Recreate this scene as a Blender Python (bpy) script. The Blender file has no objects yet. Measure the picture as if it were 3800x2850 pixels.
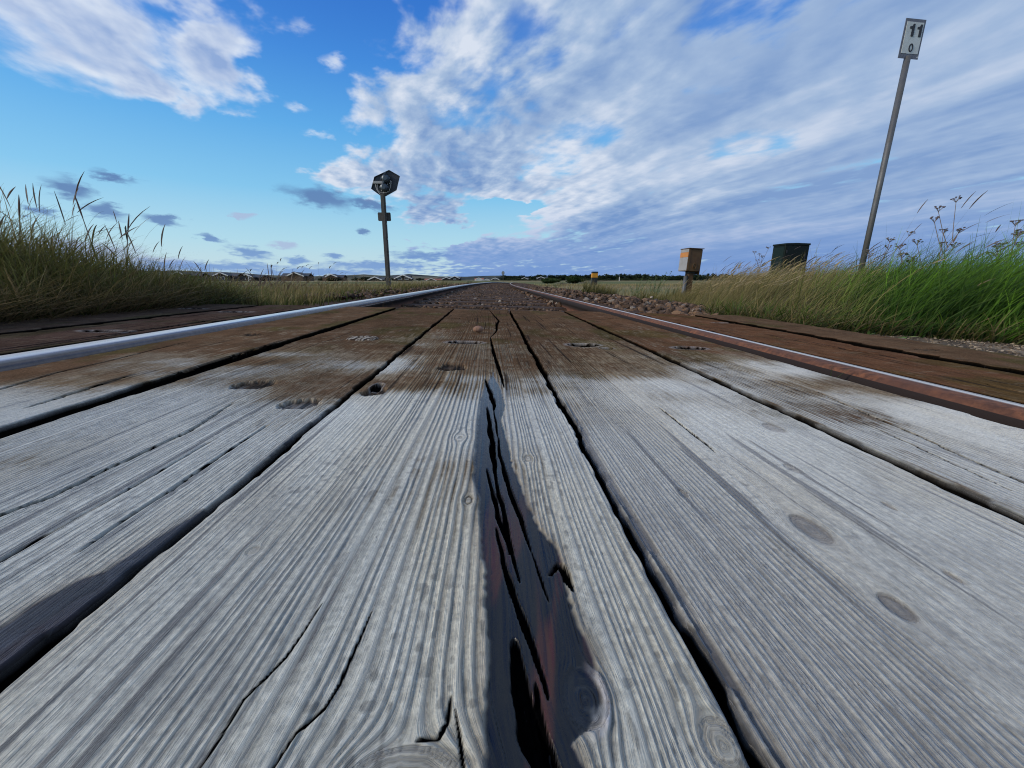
import bpy, math, numpy as np
from mathutils import Vector
R = math.radians
C = bpy.context.scene.collection
sc = bpy.context.scene
rng = np.random.RandomState(7)
CANT = 0.025          # the track leans: z falls this much per metre to the right

# ------------------------------------------------------------------ helpers
def smooth(a, b, x):
    t = np.clip((x - a) / (b - a), 0, 1); return t * t * (3 - 2 * t)
def _h(ix, iy, s):
    m = 0xffffffff
    h = (ix.astype(np.int64) * 374761393 + iy.astype(np.int64) * 668265263 + s * 974634781) & m
    h = ((h ^ (h >> 13)) * 1274126177) & m
    h = ((h ^ (h >> 16)) * 2246822519) & m
    return ((h ^ (h >> 15)) & 0xffffff) / float(0xffffff)
def vn(x, y, s=0):
    """smooth value noise 0..1"""
    x = np.asarray(x, float); y = np.asarray(y, float); x, y = np.broadcast_arrays(x, y)
    ix = np.floor(x); iy = np.floor(y); fx = x - ix; fy = y - iy
    fx = fx * fx * fx * (fx * (fx * 6 - 15) + 10); fy = fy * fy * fy * (fy * (fy * 6 - 15) + 10)
    a = _h(ix, iy, s); b = _h(ix + 1, iy, s); c = _h(ix, iy + 1, s); d = _h(ix + 1, iy + 1, s)
    return (a + (b - a) * fx) * (1 - fy) + (c + (d - c) * fx) * fy
def fbm(x, y, s=0, o=4):
    r = 0; a = .5; n = 0
    for i in range(o):
        r = r + a * vn(x * 2 ** i + 17.3 * i, y * 2 ** i - 9.1 * i, s + 31 * i); n += a; a *= .5
    return r / n
def mixc(a, b, t):
    return a + (b - a) * np.asarray(t)[..., None]
def tag(o, label=None, cat=None, group=None, kind=None):
    for k, v in (('label', label), ('category', cat), ('group', group), ('kind', kind)):
        if v: o[k] = v
    return o
def empty(name, loc, label, cat, group=None):
    o = bpy.data.objects.new(name, None); C.objects.link(o); o.location = loc; o.empty_display_size = .1
    return tag(o, label, cat, group)
def np_mesh(name, V, F, mat, parent=None, col=None, smooth_=True, attrs=None):
    """V (n,3), F (m,4) or (m,3) int"""
    me = bpy.data.meshes.new(name); V = np.asarray(V, np.float32); F = np.asarray(F, np.int32)
    k = F.shape[1]
    me.vertices.add(len(V)); me.vertices.foreach_set('co', V.ravel())
    me.loops.add(F.size); me.loops.foreach_set('vertex_index', F.ravel())
    me.polygons.add(len(F)); me.polygons.foreach_set('loop_start', np.arange(0, F.size, k, dtype=np.int32))
    me.polygons.foreach_set('loop_total', np.full(len(F), k, np.int32))
    me.polygons.foreach_set('use_smooth', np.full(len(F), smooth_, bool))
    if col is not None:
        a = me.attributes.new('col', 'FLOAT_COLOR', 'POINT')
        a.data.foreach_set('color', np.concatenate([np.asarray(col, np.float32), np.ones((len(V), 1), np.float32)], 1).ravel())
    for n, v in (attrs or {}).items():
        v = np.asarray(v, np.float32)
        if v.ndim == 1:
            me.attributes.new(n, 'FLOAT', 'POINT').data.foreach_set('value', v)
        else:
            me.attributes.new(n, 'FLOAT_VECTOR', 'POINT').data.foreach_set('vector', v.ravel())
    me.update(calc_edges=True); me.materials.append(mat)
    o = bpy.data.objects.new(name, me); C.objects.link(o)
    if parent: o.parent = parent
    return o
class MB:
    """collects simple solids, builds one mesh"""
    def __init__(s): s.v = []; s.f = []
    def add(s, vs, fs):
        n = len(s.v); s.v += [tuple(v) for v in vs]; s.f += [tuple(i + n for i in f) for f in fs]; return s
    def box(s, x0, x1, y0, y1, z0, z1):
        return s.add([(x, y, z) for z in (z0, z1) for x, y in ((x0, y0), (x1, y0), (x1, y1), (x0, y1))],
                     [(3, 2, 1, 0), (4, 5, 6, 7), (0, 1, 5, 4), (1, 2, 6, 5), (2, 3, 7, 6), (3, 0, 4, 7)])
    def prism(s, poly, y0, y1):
        """poly in (x,z) counter-clockwise seen from -y, extruded along y"""
        n = len(poly)
        return s.add([(x, y0, z) for x, z in poly] + [(x, y1, z) for x, z in poly],
                     [tuple(range(n)), tuple(range(2 * n - 1, n - 1, -1))] + [(i, i + n, (i + 1) % n + n, (i + 1) % n) for i in range(n)])
    def tube(s, pts, r, n=10, cap=True):
        pts = [Vector(p) for p in pts]; rs = r if isinstance(r, (list, tuple)) else [r] * len(pts); base = len(s.v); vs = []
        for i, p in enumerate(pts):
            d = (pts[min(i + 1, len(pts) - 1)] - pts[max(i - 1, 0)]).normalized()
            a = d.cross(Vector((0.31, 0.9, 0.2))).normalized(); b = d.cross(a)
            vs += [p + (a * math.cos(2 * PI * k / n) + b * math.sin(2 * PI * k / n)) * rs[i] for k in range(n)]
        fs = [(i * n + k, i * n + (k + 1) % n, (i + 1) * n + (k + 1) % n, (i + 1) * n + k) for i in range(len(pts) - 1) for k in range(n)]
        if cap: fs += [tuple(range(n - 1, -1, -1)), tuple((len(pts) - 1) * n + k for k in range(n))]
        return s.add(vs, fs)
    def disc(s, cx, cz, y0, y1, r, n=28, ry=None):
        return s.prism([(cx + r * math.cos(2 * PI * k / n), cz + (ry or r) * math.sin(2 * PI * k / n)) for k in range(n)], y0, y1)
    def ball(s, c, r, nu=14, nv=8, half=False):
        rx, ry, rz = r if isinstance(r, tuple) else (r, r, r); vs = []; fs = []
        for j in range(nv + 1):
            t = PI * j / nv
            for i in range(nu): vs.append((c[0] + rx * math.sin(t) * math.cos(2 * PI * i / nu), c[1] + ry * math.sin(t) * math.sin(2 * PI * i / nu), c[2] + rz * math.cos(t)))
        for j in range(nv):
            for i in range(nu): fs.append((j * nu + i, (j + 1) * nu + i, (j + 1) * nu + (i + 1) % nu, j * nu + (i + 1) % nu))
        return s.add(vs, fs)
    def build(s, name, mat, parent=None, bevel=0, smooth_=False):
        me = bpy.data.meshes.new(name); me.from_pydata(s.v, [], s.f); me.update(); me.materials.append(mat)
        if smooth_: me.polygons.foreach_set('use_smooth', np.ones(len(me.polygons), bool))
        o = bpy.data.objects.new(name, me); C.objects.link(o)
        if parent: o.parent = parent
        if bevel:
            m = o.modifiers.new('bevel', 'BEVEL'); m.width = bevel; m.segments = 2; m.limit_method = 'ANGLE'
        return o
PI = math.pi

# ------------------------------------------------------------------ materials
class NT:
    def __init__(s, tree): s.t = tree; s.n = tree.nodes; s.l = tree.links
    def node(s, ty, ins=None, **kw):
        n = s.n.new(ty)
        for k, v in kw.items(): setattr(n, k, v)
        for k, v in (ins or {}).items():
            if hasattr(v, 'is_output') or isinstance(v, bpy.types.NodeSocket): s.l.new(v, n.inputs[k])
            else: n.inputs[k].default_value = v
        return n
    def math(s, op, a, b=None, c=None, clamp=False):
        ins = {0: a}
        if b is not None: ins[1] = b
        if c is not None: ins[2] = c
        return s.node('ShaderNodeMath', ins, operation=op, use_clamp=clamp).outputs[0]
    def mix(s, f, a, b, blend='MIX'):
        n = s.node('ShaderNodeMix', data_type='RGBA', blend_type=blend)
        for k, v in ((0, f), (6, a), (7, b)):
            if isinstance(v, bpy.types.NodeSocket): s.l.new(v, n.inputs[k])
            else: n.inputs[k].default_value = (*v, 1) if isinstance(v, tuple) and len(v) == 3 else v
        return n.outputs[2]
    def ss(s, x, a, b, lo=0., hi=1.):
        return s.node('ShaderNodeMapRange', {0: x, 1: a, 2: b, 3: lo, 4: hi}, interpolation_type='SMOOTHSTEP').outputs[0]
    def noise(s, vec, scale, detail=4., rough=.5, dist=0.):
        return s.node('ShaderNodeTexNoise', {'Vector': vec, 'Scale': scale, 'Detail': detail, 'Roughness': rough, 'Distortion': dist}).outputs[0]
def new_mat(name):
    m = bpy.data.materials.new(name); m.use_nodes = True; m.node_tree.nodes.clear()
    nt = NT(m.node_tree); out = nt.node('ShaderNodeOutputMaterial'); b = nt.node('ShaderNodeBsdfPrincipled')
    nt.l.new(b.outputs[0], out.inputs[0]); return m, nt, b, out
def paint(name, col, rough=.6, metal=0., var=.25, scale=30., dirt=None, dirt_amt=.5, bump=.1, spec=.5):
    """weathered paint / metal: colour mottling, dirt patches, grain"""
    m, nt, b, out = new_mat(name)
    tc = nt.node('ShaderNodeTexCoord').outputs['Object']
    n1 = nt.noise(tc, scale, 6., .6); n2 = nt.noise(tc, scale * .25, 5., .65)
    c = nt.mix(n1, tuple(x * (1 - var) for x in col), tuple(min(1, x * (1 + var)) for x in col))
    if dirt: c = nt.mix(nt.math('MULTIPLY', nt.ss(n2, .42, .68), dirt_amt), c, dirt)
    nt.l.new(c, b.inputs['Base Color']); b.inputs['Metallic'].default_value = metal; b.inputs['Specular IOR Level'].default_value = spec
    nt.l.new(nt.ss(n1, .2, .8, rough - .12, min(1., rough + .12)), b.inputs['Roughness'])
    if bump:
        bp = nt.node('ShaderNodeBump', {'Height': n1, 'Strength': bump, 'Distance': .01}); nt.l.new(bp.outputs[0], b.inputs['Normal'])
    return m
def vcol_mat(name, rough=.7, spec=.3, trans=0., nscale=0, nvar=.3):
    m, nt, b, out = new_mat(name)
    c = nt.node('ShaderNodeAttribute', attribute_name='col').outputs['Color']
    if nscale:
        tc = nt.node('ShaderNodeTexCoord').outputs['Object']; n = nt.noise(tc, nscale, 5., .65)
        c = nt.mix(1., c, nt.mix(n, (1 - nvar,) * 3, (1 + nvar,) * 3), 'MULTIPLY')
        bp = nt.node('ShaderNodeBump', {'Height': n, 'Strength': .4, 'Distance': .01}); nt.l.new(bp.outputs[0], b.inputs['Normal'])
    nt.l.new(c, b.inputs['Base Color']); b.inputs['Roughness'].default_value = rough; b.inputs['Specular IOR Level'].default_value = spec
    if trans:
        t = nt.node('ShaderNodeBsdfTranslucent', {'Color': c}); mx = nt.node('ShaderNodeMixShader', {0: trans, 1: b.outputs[0], 2: t.outputs[0]})
        nt.l.new(mx.outputs[0], out.inputs[0])
    return m
def wood_mat():
    m, nt, b, out = new_mat('weathered_wood')
    col = nt.node('ShaderNodeAttribute', attribute_name='col').outputs['Color']
    gp = nt.node('ShaderNodeAttribute', attribute_name='grain').outputs['Vector']
    wet = nt.node('ShaderNodeAttribute', attribute_name='wet').outputs['Fac']
    def sc_(x, y): return nt.node('ShaderNodeMapping', {'Vector': gp, 'Scale': (x, y, 1)}).outputs[0]
    f1 = nt.noise(sc_(700, 22), 1., 3., .6); f2 = nt.noise(sc_(2400, 90), 1., 3., .6); f3 = nt.noise(sc_(330, 260), 1., 5., .68)
    fib = nt.math('ADD', nt.math('MULTIPLY', f1, .26), nt.math('ADD', nt.math('MULTIPLY', f2, .26), nt.math('MULTIPLY', f3, .68)))
    k = nt.ss(fib, .42, .78, .62, 1.34)
    dry = nt.mix(1., col, nt.node('ShaderNodeCombineColor', {0: k, 1: k, 2: k}).outputs[0], 'MULTIPLY')
    # thin dark growth-ring lines
    rg = nt.node('ShaderNodeAttribute', attribute_name='ring').outputs['Fac']; ln = nt.node('ShaderNodeAttribute', attribute_name='lines').outputs['Fac']
    rgn = nt.math('ADD', rg, nt.math('MULTIPLY', nt.math('SUBTRACT', f3, .5), .22)); fr = nt.math('FRACT', rgn)
    line = nt.math('MULTIPLY', nt.ss(fr, .58, .90), nt.math('SUBTRACT', 1., nt.ss(fr, .93, 1.)))
    fr2 = nt.math('FRACT', nt.math('MULTIPLY', rgn, 3.37)); line2 = nt.math('MULTIPLY', nt.math('MULTIPLY', nt.ss(fr2, .55, .9), nt.math('SUBTRACT', 1., nt.ss(fr2, .92, 1.))), nt.ss(f1, .45, .65))
    lam = nt.math('MULTIPLY', ln, nt.math('ADD', nt.math('MULTIPLY', line, nt.ss(f3, .25, .6, .34, .68)), nt.math('MULTIPLY', line2, .22)), clamp=True)
    dry = nt.mix(lam, dry, (.085, .078, .066))
    # small dark pits and specks
    pit = nt.ss(nt.noise(sc_(420, 110), 1., 2., .5), .71, .77)
    dry = nt.mix(nt.math('MULTIPLY', pit, .55), dry, (.05, .045, .04))
    c = nt.mix(wet, dry, col)
    nt.l.new(c, b.inputs['Base Color'])
    wr = nt.ss(f3, .3, .7, .12, .34)
    nt.l.new(nt.math('ADD', nt.math('MULTIPLY', wet, wr), nt.math('MULTIPLY', nt.math('SUBTRACT', 1., wet), .56)), b.inputs['Roughness'])
    sp = nt.node('ShaderNodeAttribute', attribute_name='spec').outputs['Fac']; nt.l.new(sp, b.inputs['Specular IOR Level']); nt.l.new(nt.math('MULTIPLY', sp, nt.math('MULTIPLY', nt.math('SUBTRACT', 1., wet), 1.5)), b.inputs['Sheen Weight']); b.inputs['Sheen Roughness'].default_value = .55
    hgt = nt.math('SUBTRACT', nt.math('ADD', nt.math('MULTIPLY', f1, .6), nt.math('ADD', nt.math('MULTIPLY', f2, .4), nt.math('MULTIPLY', f3, .5))), nt.math('MULTIPLY', lam, .9))
    bp = nt.node('ShaderNodeBump', {'Height': hgt, 'Strength': nt.math('SUBTRACT', .85, nt.math('MULTIPLY', wet, .60)), 'Distance': .0012})
    nt.l.new(bp.outputs[0], b.inputs['Normal'])
    return m
def rail_mat():
    m, nt, b, out = new_mat('rail_steel')
    pol = nt.node('ShaderNodeAttribute', attribute_name='polish').outputs['Fac']; face = nt.node('ShaderNodeAttribute', attribute_name='face').outputs['Fac']
    tc = nt.node('ShaderNodeTexCoord').outputs['Object']
    st = nt.node('ShaderNodeMapping', {'Vector': tc, 'Scale': (1, .02, 1)}).outputs[0]
    n1 = nt.noise(st, 160., 6., .6); n2 = nt.noise(tc, 60., 8., .7); n3 = nt.noise(tc, 7., 5., .6)
    rust = nt.mix(nt.ss(n2, .3, .7), (.055, .021, .010), (.23, .085, .034)); rust = nt.mix(nt.ss(n3, .4, .7), rust, (.09, .036, .02)); rust = nt.mix(nt.ss(face, 3., 8.), rust, (.014, .0065, .0045)); face = nt.math('MULTIPLY', face, nt.math('LESS_THAN', face, 1.5))  # high face values paint the gap's shadow near-black over the rust
    steel = nt.mix(n1, (.86, .78, .66), (1., .93, .80))
    worn = nt.mix(nt.math('ADD', n1, nt.math('MULTIPLY', nt.math('SUBTRACT', n2, .5), .8)), (.026, .019, .016), (.25, .20, .18)); steel = nt.mix(face, steel, worn)
    p = nt.math('MULTIPLY', pol, nt.ss(nt.math('ADD', n1, nt.math('MULTIPLY', pol, .9)), .55, .9))
    nt.l.new(nt.mix(p, rust, steel), b.inputs['Base Color']); nt.l.new(nt.math('MULTIPLY', p, nt.math('SUBTRACT', .35, nt.math('MULTIPLY', face, .12))), b.inputs['Metallic'])
    nt.l.new(nt.math('SUBTRACT', .85, nt.math('MULTIPLY', p, nt.math('SUBTRACT', nt.ss(n1, .2, .8, .44, .60), nt.math('MULTIPLY', face, -.10)))), b.inputs['Roughness'])
    bp = nt.node('ShaderNodeBump', {'Height': n2, 'Strength': nt.math('SUBTRACT', .5, nt.math('MULTIPLY', p, .45)), 'Distance': .002}); nt.l.new(bp.outputs[0], b.inputs['Normal'])
    return m
M_WOOD = wood_mat(); M_RAIL = rail_mat()
M_GRASS = vcol_mat('grass_blades', .6, .25, .36)
M_STONE = vcol_mat('stone', .85, .25, 0, 90, .45)
M_SLEEPER = vcol_mat('old_sleeper', .9, .2, 0, 40, .5)
M_LEAF = vcol_mat('leaf', .55, .3, .25)
M_TREE = vcol_mat('tree_foliage', .8, .15, .1)
M_GALV = paint('galvanised_steel', (.13, .135, .14), .6, .5, .2, 18., (.08, .07, .05), .5)
M_POSTGREY = paint('grey_post', (.075, .072, .066), .75, 0, .3, 14., (.04, .036, .028), .7, .2)
M_BLACK = paint('black_paint', (.014, .015, .018), .5, 0, .3, 25.)
M_BOARD = paint('dark_backboard', (.03, .034, .045), .5, .2, .2, 12., (.045, .045, .05), .4)
M_LAMP = paint('lamp_housing', (.06, .08, .10), .4, .3, .2, 20.)
M_CABLE = paint('pale_cable', (.35, .35, .34), .6, 0, .1, 20.)
M_TAN = paint('weathered_tan_steel', (.11, .056, .018), .65, 0, .40, 18., (.06, .028, .013), .9, .25)
M_ORANGE = paint('orange_band', (.55, .22, .05), .55, 0, .2, 25., (.25, .14, .06), .5)
M_SILVER = paint('faded_silver', (.34, .34, .35), .55, .1, .2, 25., (.2, .17, .13), .4)
M_GREENBOX = paint('dark_green_cabinet', (.0028, .008, .006), .55, 0, .3, 12., (.006, .008, .006), .5, .1, .25)
M_GREENLIT = paint('green_lit_side', (.006, .016, .012), .55, 0, .3, 12., None, .5, .1, .25)  # lighter copy of the cabinet green, light on its left face painted in
M_YELLOW = paint('yellow_band', (.62, .27, .012), .5, 0, .15, 30., (.4, .18, .02), .4)
M_WHITE = paint('white_paint', (.72, .72, .7), .6, 0, .08, 6.)
M_SIGNWHITE = paint('sign_white', (.62, .65, .63), .55, 0, .06, 20., (.38, .40, .38), .5, .02)
M_SIGNEDGE = paint('sign_grey_margin', (.15, .155, .18), .5, .3, .15, 30., (.09, .09, .1), .5)
M_DIGIT = paint('digit_black', (.010, .010, .013), .5, 0, .1, 30., None, 0, 0)
M_WALL = paint('dark_timber_wall', (.03, .026, .023), .8, 0, .3, 1.5)
M_WALLBR = paint('brown_timber_wall', (.10, .062, .04), .8, 0, .3, 1.5)
M_ROOF = paint('dark_roof', (.055, .06, .068), .8, 0, .25, 2.)
M_ROOFRED = paint('red_tile_roof', (.30, .11, .07), .85, 0, .2, 2.)
M_GLASS = paint('window_glass', (.05, .06, .08), .15, 0, .1, 2., None, 0, 0)

# ------------------------------------------------------------------ ground
def cx(y): return np.where(np.asarray(y) > 8, (np.maximum(np.asarray(y), 8) - 8) ** 2 / 600., 0.)       # the line bends to the right ahead
def drop(y): return np.maximum(np.asarray(y) - 28, 0) ** 2 * .00035
def gz(x, y):
    x = np.asarray(x, float); y = np.asarray(y, float)
    l = x - cx(y); a = np.abs(l)
    bed = np.where(a < .78, -.155, -.10 - smooth(1.5, 3.2, a) * .25)
    bed = np.where(l > 0, bed + .05 * smooth(.8, 1.0, a) * (1 - smooth(1.6, 3.0, a)), bed)
    far = -.33 + .16 * smooth(30, 120, np.hypot(x, y)) + .10 * (fbm(x * .05, y * .05, 5) - .5)
    side = np.where(a > 1.42, -.035 - .06 * smooth(1.5, 3, a), -.15)
    z = np.where(y < 2.19, side, bed + (side - bed) * (1 - smooth(2.19, 3.0, y)) * (a > 1.1))
    z = z - CANT * np.clip(l, -2, 2) * (a < 3)
    near = 1 - smooth(3.2, 7, a); z = z * near + far * (1 - near)
    z = z + .10 * smooth(2.0, 4.5, x) * (1 - smooth(7, 12, y)) * (1 - smooth(9, 16, x))
    z = z - drop(y) * (1 - smooth(60, 160, y)) * (a < 30)
    return z + .02 * (fbm(x * 2, y * 2, 3) - .5) * (a > 1.4)
def axis(dense0, dense1, st, far, f=1.16):
    v = list(np.arange(dense0, dense1 + 1e-6, st)); d = st
    while v[-1] < far: d *= f; v.append(v[-1] + d)
    d = st
    while v[0] > -far: d *= f; v.insert(0, v[0] - d)
    return np.array(v)
gx = axis(-5, 5, .06, 3500); gy = axis(-1, 9, .09, 3500)
X, Y = np.meshgrid(gx, gy); Z = gz(X, Y)
ny, nx = X.shape; ii = np.arange(ny * nx).reshape(ny, nx)
F = np.stack([ii[:-1, :-1], ii[:-1, 1:], ii[1:, 1:], ii[1:, :-1]], -1).reshape(-1, 4)
a_ = np.abs(X - cx(Y)); n_ = fbm(X * 3, Y * 3, 9, 5)
gcol = np.zeros(X.shape + (3,)); gcol[:] = (.05, .045, .022)
field = mixc(np.array((.23, .18, .085)), np.array((.12, .13, .05)), smooth(.35, .65, fbm(X * .03, Y * .06, 11, 4)))
gcol = mixc(gcol, field, smooth(6, 14, np.hypot(X, Y)))
ball = mixc(np.array((.045, .026, .017)), np.array((.09, .052, .034)), n_)
gcol = mixc(gcol, ball, (1 - smooth(1.7, 2.3, a_)) * (Y > 2.19))
grv = mixc(np.array((.06, .045, .03)), np.array((.22, .17, .115)), smooth(.4, .7, fbm(X * 25, Y * 25, 13, 3)))
gcol = mixc(gcol, grv, (X > 1.3) * (1 - smooth(2.6, 3.2, X)) * (1 - smooth(1.6, 2.0, Y)))
gcol = np.where(((a_ < 1.44) & (Y < 2.19))[..., None], (.012, .010, .009), gcol)
tag(np_mesh('ground', np.stack([X, Y, Z], -1).reshape(-1, 3), F, vcol_mat('soil', .95, .1, 0, 12, .35), col=gcol.reshape(-1, 3)), kind='structure')

# ------------------------------------------------------------------ timber deck
def seg_mask(X, Y, pts, w, seed):
    """crack along a polyline: 1 inside, width w tapering to both ends"""
    pts = np.array(pts); m = np.zeros_like(X); d = np.r_[0, np.cumsum(np.hypot(*np.diff(pts, axis=0).T))]; L = d[-1]
    pad = w + .004
    bb = (X > pts[:, 0].min() - pad) & (X < pts[:, 0].max() + pad) & (Y > pts[:, 1].min() - pad) & (Y < pts[:, 1].max() + pad)
    if not bb.any(): return m
    x = X[bb] + min(.0012, w * .3) * (vn(Y[bb] * 60, X[bb] * 40, seed) - .5); y = Y[bb]; best = np.full(x.shape, 9.); tt = np.zeros(x.shape)
    for i in range(len(pts) - 1):
        p, q = pts[i], pts[i + 1]; e = q - p; t = np.clip(((x - p[0]) * e[0] + (y - p[1]) * e[1]) / (e @ e), 0, 1)
        dd = np.hypot(x - p[0] - t * e[0], y - p[1] - t * e[1]); s = (d[i] + t * math.sqrt(e @ e)) / L
        k = dd < best; best = np.where(k, dd, best); tt = np.where(k, s, tt)
    ww = w * .5 * (np.clip(4 * tt * (1 - tt), 0, 1) ** .5) * (.8 + .4 * vn(tt * 9, 0 * tt, seed + 5)) + .0001
    m[bb] = 1 - smooth(ww - .0004, ww + .0005, best)
    return m
LIGHT = np.array((.545, .52, .415)); GROOVE = np.array((.25, .237, .18)); TANW = np.array((.33, .285, .225))
MUD = np.array((.096, .054, .029)); RUSTMUD = np.array((.125, .056, .027)); DARKMUD = np.array((.062, .036, .026)); TAR = np.array((.0028, .0032, .0045))
def rows(y0, y1, lo):
    v = [y0]
    while v[-1] < y1:
        y = v[-1]; v.append(y + (.03 if y < 0.02 else min(.008, max(lo, .010 * (y * y + .0236)))))
    v[-1] = y1; return np.array(v)
def plank(label, xa, xb, y0, y1, res, lo=.0012, period=.005, amp=.0007, seed=1, wander=.006, knots=(), cracks=(), holes=(), tars=(), yb=.62,
          mud=MUD, mudall=0., pfun=None, flat=None, contrast=1., edgewear=1., tone=1., rightlight=0., crescent=False, sidemud=0.):
    xa0, xa1 = xa; xb0, xb1 = xb
    ys = rows(y0, y1, lo); nx = int((xb0 - xa0) / res) + 1; ss = np.linspace(0, 1, nx)
    S, Yg = np.meshgrid(ss, ys); T = np.clip(Yg / 2.16, 0, 1)
    XA = xa0 + (xa1 - xa0) * T + .004 * (fbm(Yg * 5, 0 * Yg, seed + 1, 4) - .5) + .0022 * (vn(Yg * 80, 0 * Yg, seed + 2) - .5) + .0035 * smooth(.66, .80, vn(Yg * 23, 0 * Yg, seed + 50)) * edgewear
    XB = xb0 + (xb1 - xb0) * T + .004 * (fbm(Yg * 5, 0 * Yg, seed + 3, 4) - .5) + .0022 * (vn(Yg * 80, 0 * Yg, seed + 4) - .5) - .0035 * smooth(.66, .80, vn(Yg * 23, 0 * Yg, seed + 51)) * edgewear
    Xg = XA + (XB - XA) * S; W = XB - XA
    u = Xg + wander * (fbm(Yg * 1.7 + seed, Xg * 2.5, seed + 7, 3) - .5) * 2 + .0016 * (vn(Yg * 7, Xg * 9, seed + 8) - .5) + .0005 * (vn(Yg * 24, Xg * 30, seed + 9) - .5)
    ring = np.zeros_like(Xg); knotdark = np.zeros_like(Xg)
    for kx, ky, rx, ry, dk in knots:
        dx = Xg - kx; dy = (Yg - ky) * rx / ry; r2 = dx * dx + dy * dy; r = np.sqrt(r2)
        out = -dx * rx * rx / np.maximum(r2, rx * rx) * np.exp(-np.maximum(r - rx, 0) / (rx * 4))
        u = u + out; inside = smooth(rx * 1.08, rx * .9, r)
        u = u * (1 - inside) + (kx + r * 1.4 + .0015 * vn(dx * 500, dy * 500, seed)) * inside
        ring = np.maximum(ring, inside); knotdark = np.maximum(knotdark, dk * (inside * .75 + smooth(rx * 1.6, rx, r) * .25))
        knotdark = np.maximum(knotdark, dk * seg_mask(Xg, Yg, [(kx - rx * .6, ky + .1 * ry), (kx, ky - .08 * ry), (kx + rx * .6, ky - .2 * ry)], .0018, seed))
    if pfun is None: ph = u / period
    else:
        xg = np.linspace(xa0 - .04, xb0 + .04, 600); cum = np.cumsum(1 / pfun(np.clip((xg - xa0) / (xb0 - xa0), 0, 1))) * (xg[1] - xg[0]); ph = np.interp(u, xg, cum)
    ph = ph + 1.5 * (vn(ph * .31, Yg * .7, seed + 11) - .5) + .8 * (vn(ph * .9, Yg * 1.3, seed + 10) - .5)
    fr = ph - np.floor(ph)
    ridge = np.clip(np.where(fr < .78, .5 - .5 * np.cos(PI * fr / .78), .5 + .5 * np.cos(PI * (fr - .78) / .22)), 0, 1) ** .55
    rid2 = .5 + .5 * np.sin(2 * PI * ph * 2.7 + 3 * vn(ph * .2, Yg, seed + 12))
    strength = (.60 + .60 * fbm(Xg * 14, Yg * 4, seed + 13, 3)) * contrast
    if flat is not None: strength = strength * flat(S, Yg)
    z = .65 * amp * strength * (ridge - 1) + amp * .12 * strength * (rid2 - .5)
    z = z + .0025 * (fbm(Xg * 9, Yg * 3, seed + 14, 3) - .5) + .0003 * (vn(u * 900, Yg * 40, seed + 15) - .5)
    # colour
    tcol = np.clip(ridge * .9 + rid2 * .1, 0, 1); tcol = 1 - (1 - tcol) * np.clip(strength, 0, 1.3)
    tcol = np.clip(tcol + .22 * (vn(u * 420, Yg * 7, seed + 16) - .5), 0, 1)
    col = mixc(GROOVE, LIGHT, tcol)
    bl = fbm(Xg * 7, Yg * 5, seed + 17, 4); col = col * (.80 + .40 * bl)[..., None] * tone
    col = mixc(col, col * np.array((1.0, .93, .82)), smooth(.45, .7, fbm(Xg * 10, Yg * 4, seed + 18, 3)) * .8)
    st = smooth(.60, .78, fbm(Xg * 26, Yg * 16, seed + 19, 4)); col = col * (1 - .22 * st)[..., None]
    dk2 = smooth(.76, .82, vn(Xg * 330, Yg * 170, seed + 20)) * smooth(.5, .7, fbm(Xg * 20, Yg * 10, seed + 21, 3)); col = col * (1 - .45 * dk2)[..., None]
    if rightlight: col = mixc(col, TANW * .8, np.clip((1 - S) * rightlight, 0, 1) * (1 - ridge * .4) * smooth(.5, .1, Yg))
    col = mixc(col, col * np.array((.34, .31, .29)), np.clip(knotdark, 0, 1)); z = z - .0012 * knotdark
    # mud brought in from the far end: fills the grooves first, then covers; tyres scrape ridges bare again
    n = fbm(Xg * 5, Yg * 7, seed + 22, 4); fine = vn(Xg * 300, Yg * 30, seed + 23); crs = vn(Xg * 60, Yg * 75, seed + 24)
    m = (Yg - yb + .10) / .60 + (n - .5) * 1.7 + (1 - tcol) * .35 + mudall + sidemud * smooth(.42, .05, S)
    dust = smooth(-.55, .35, m) * .80 * np.maximum(smooth(.34, .56, Yg), (mudall > 0) + (sidemud > 0) * smooth(.5, .2, S)); col = col * (1 - dust[..., None] * np.array((.50, .62, .72)))
    cover = smooth(-.20, .75, m + (fine - .5) * .50)
    scr = smooth(.60, .78, .45 * fine + .30 * crs + .35 * fbm(Xg * 12, Yg * 18, seed + 25, 3)) * (1 - .8 * smooth(.5, 1.7, m + mudall))
    scr = np.maximum(scr, .6 * smooth(.68, .82, fbm(Xg * 16, Yg * 55, seed + 26, 4)) * (.4 + .6 * fine))
    cover = np.clip(cover * (1 - .75 * scr), 0, 1) * .96
    mc = mud * (.65 + .8 * fbm(Xg * 30, Yg * 20, seed + 27, 4))[..., None] * (.75 + .5 * tcol)[..., None]
    mc = mixc(mc, mc * np.array((.75, .95, .7)), smooth(.55, .7, fbm(Xg * 8, Yg * 5, seed + 28, 3)))
    col = mixc(col, mc, cover); z = z * (1 - .4 * cover)
    col = mixc(col, np.array((.022, .018, .016)), .8 * (1 - smooth(.25, .31, fbm(u * 160, Yg * 3.5, seed + 29, 3))) * smooth(.45, .6, fbm(Xg * 9, Yg * 3, seed + 30, 2)))
    lm = np.ones_like(Xg); wet = np.zeros_like(Xg); spec = .30 * np.clip(1 - cover * 1.6 - dust, 0, 1)
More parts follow.
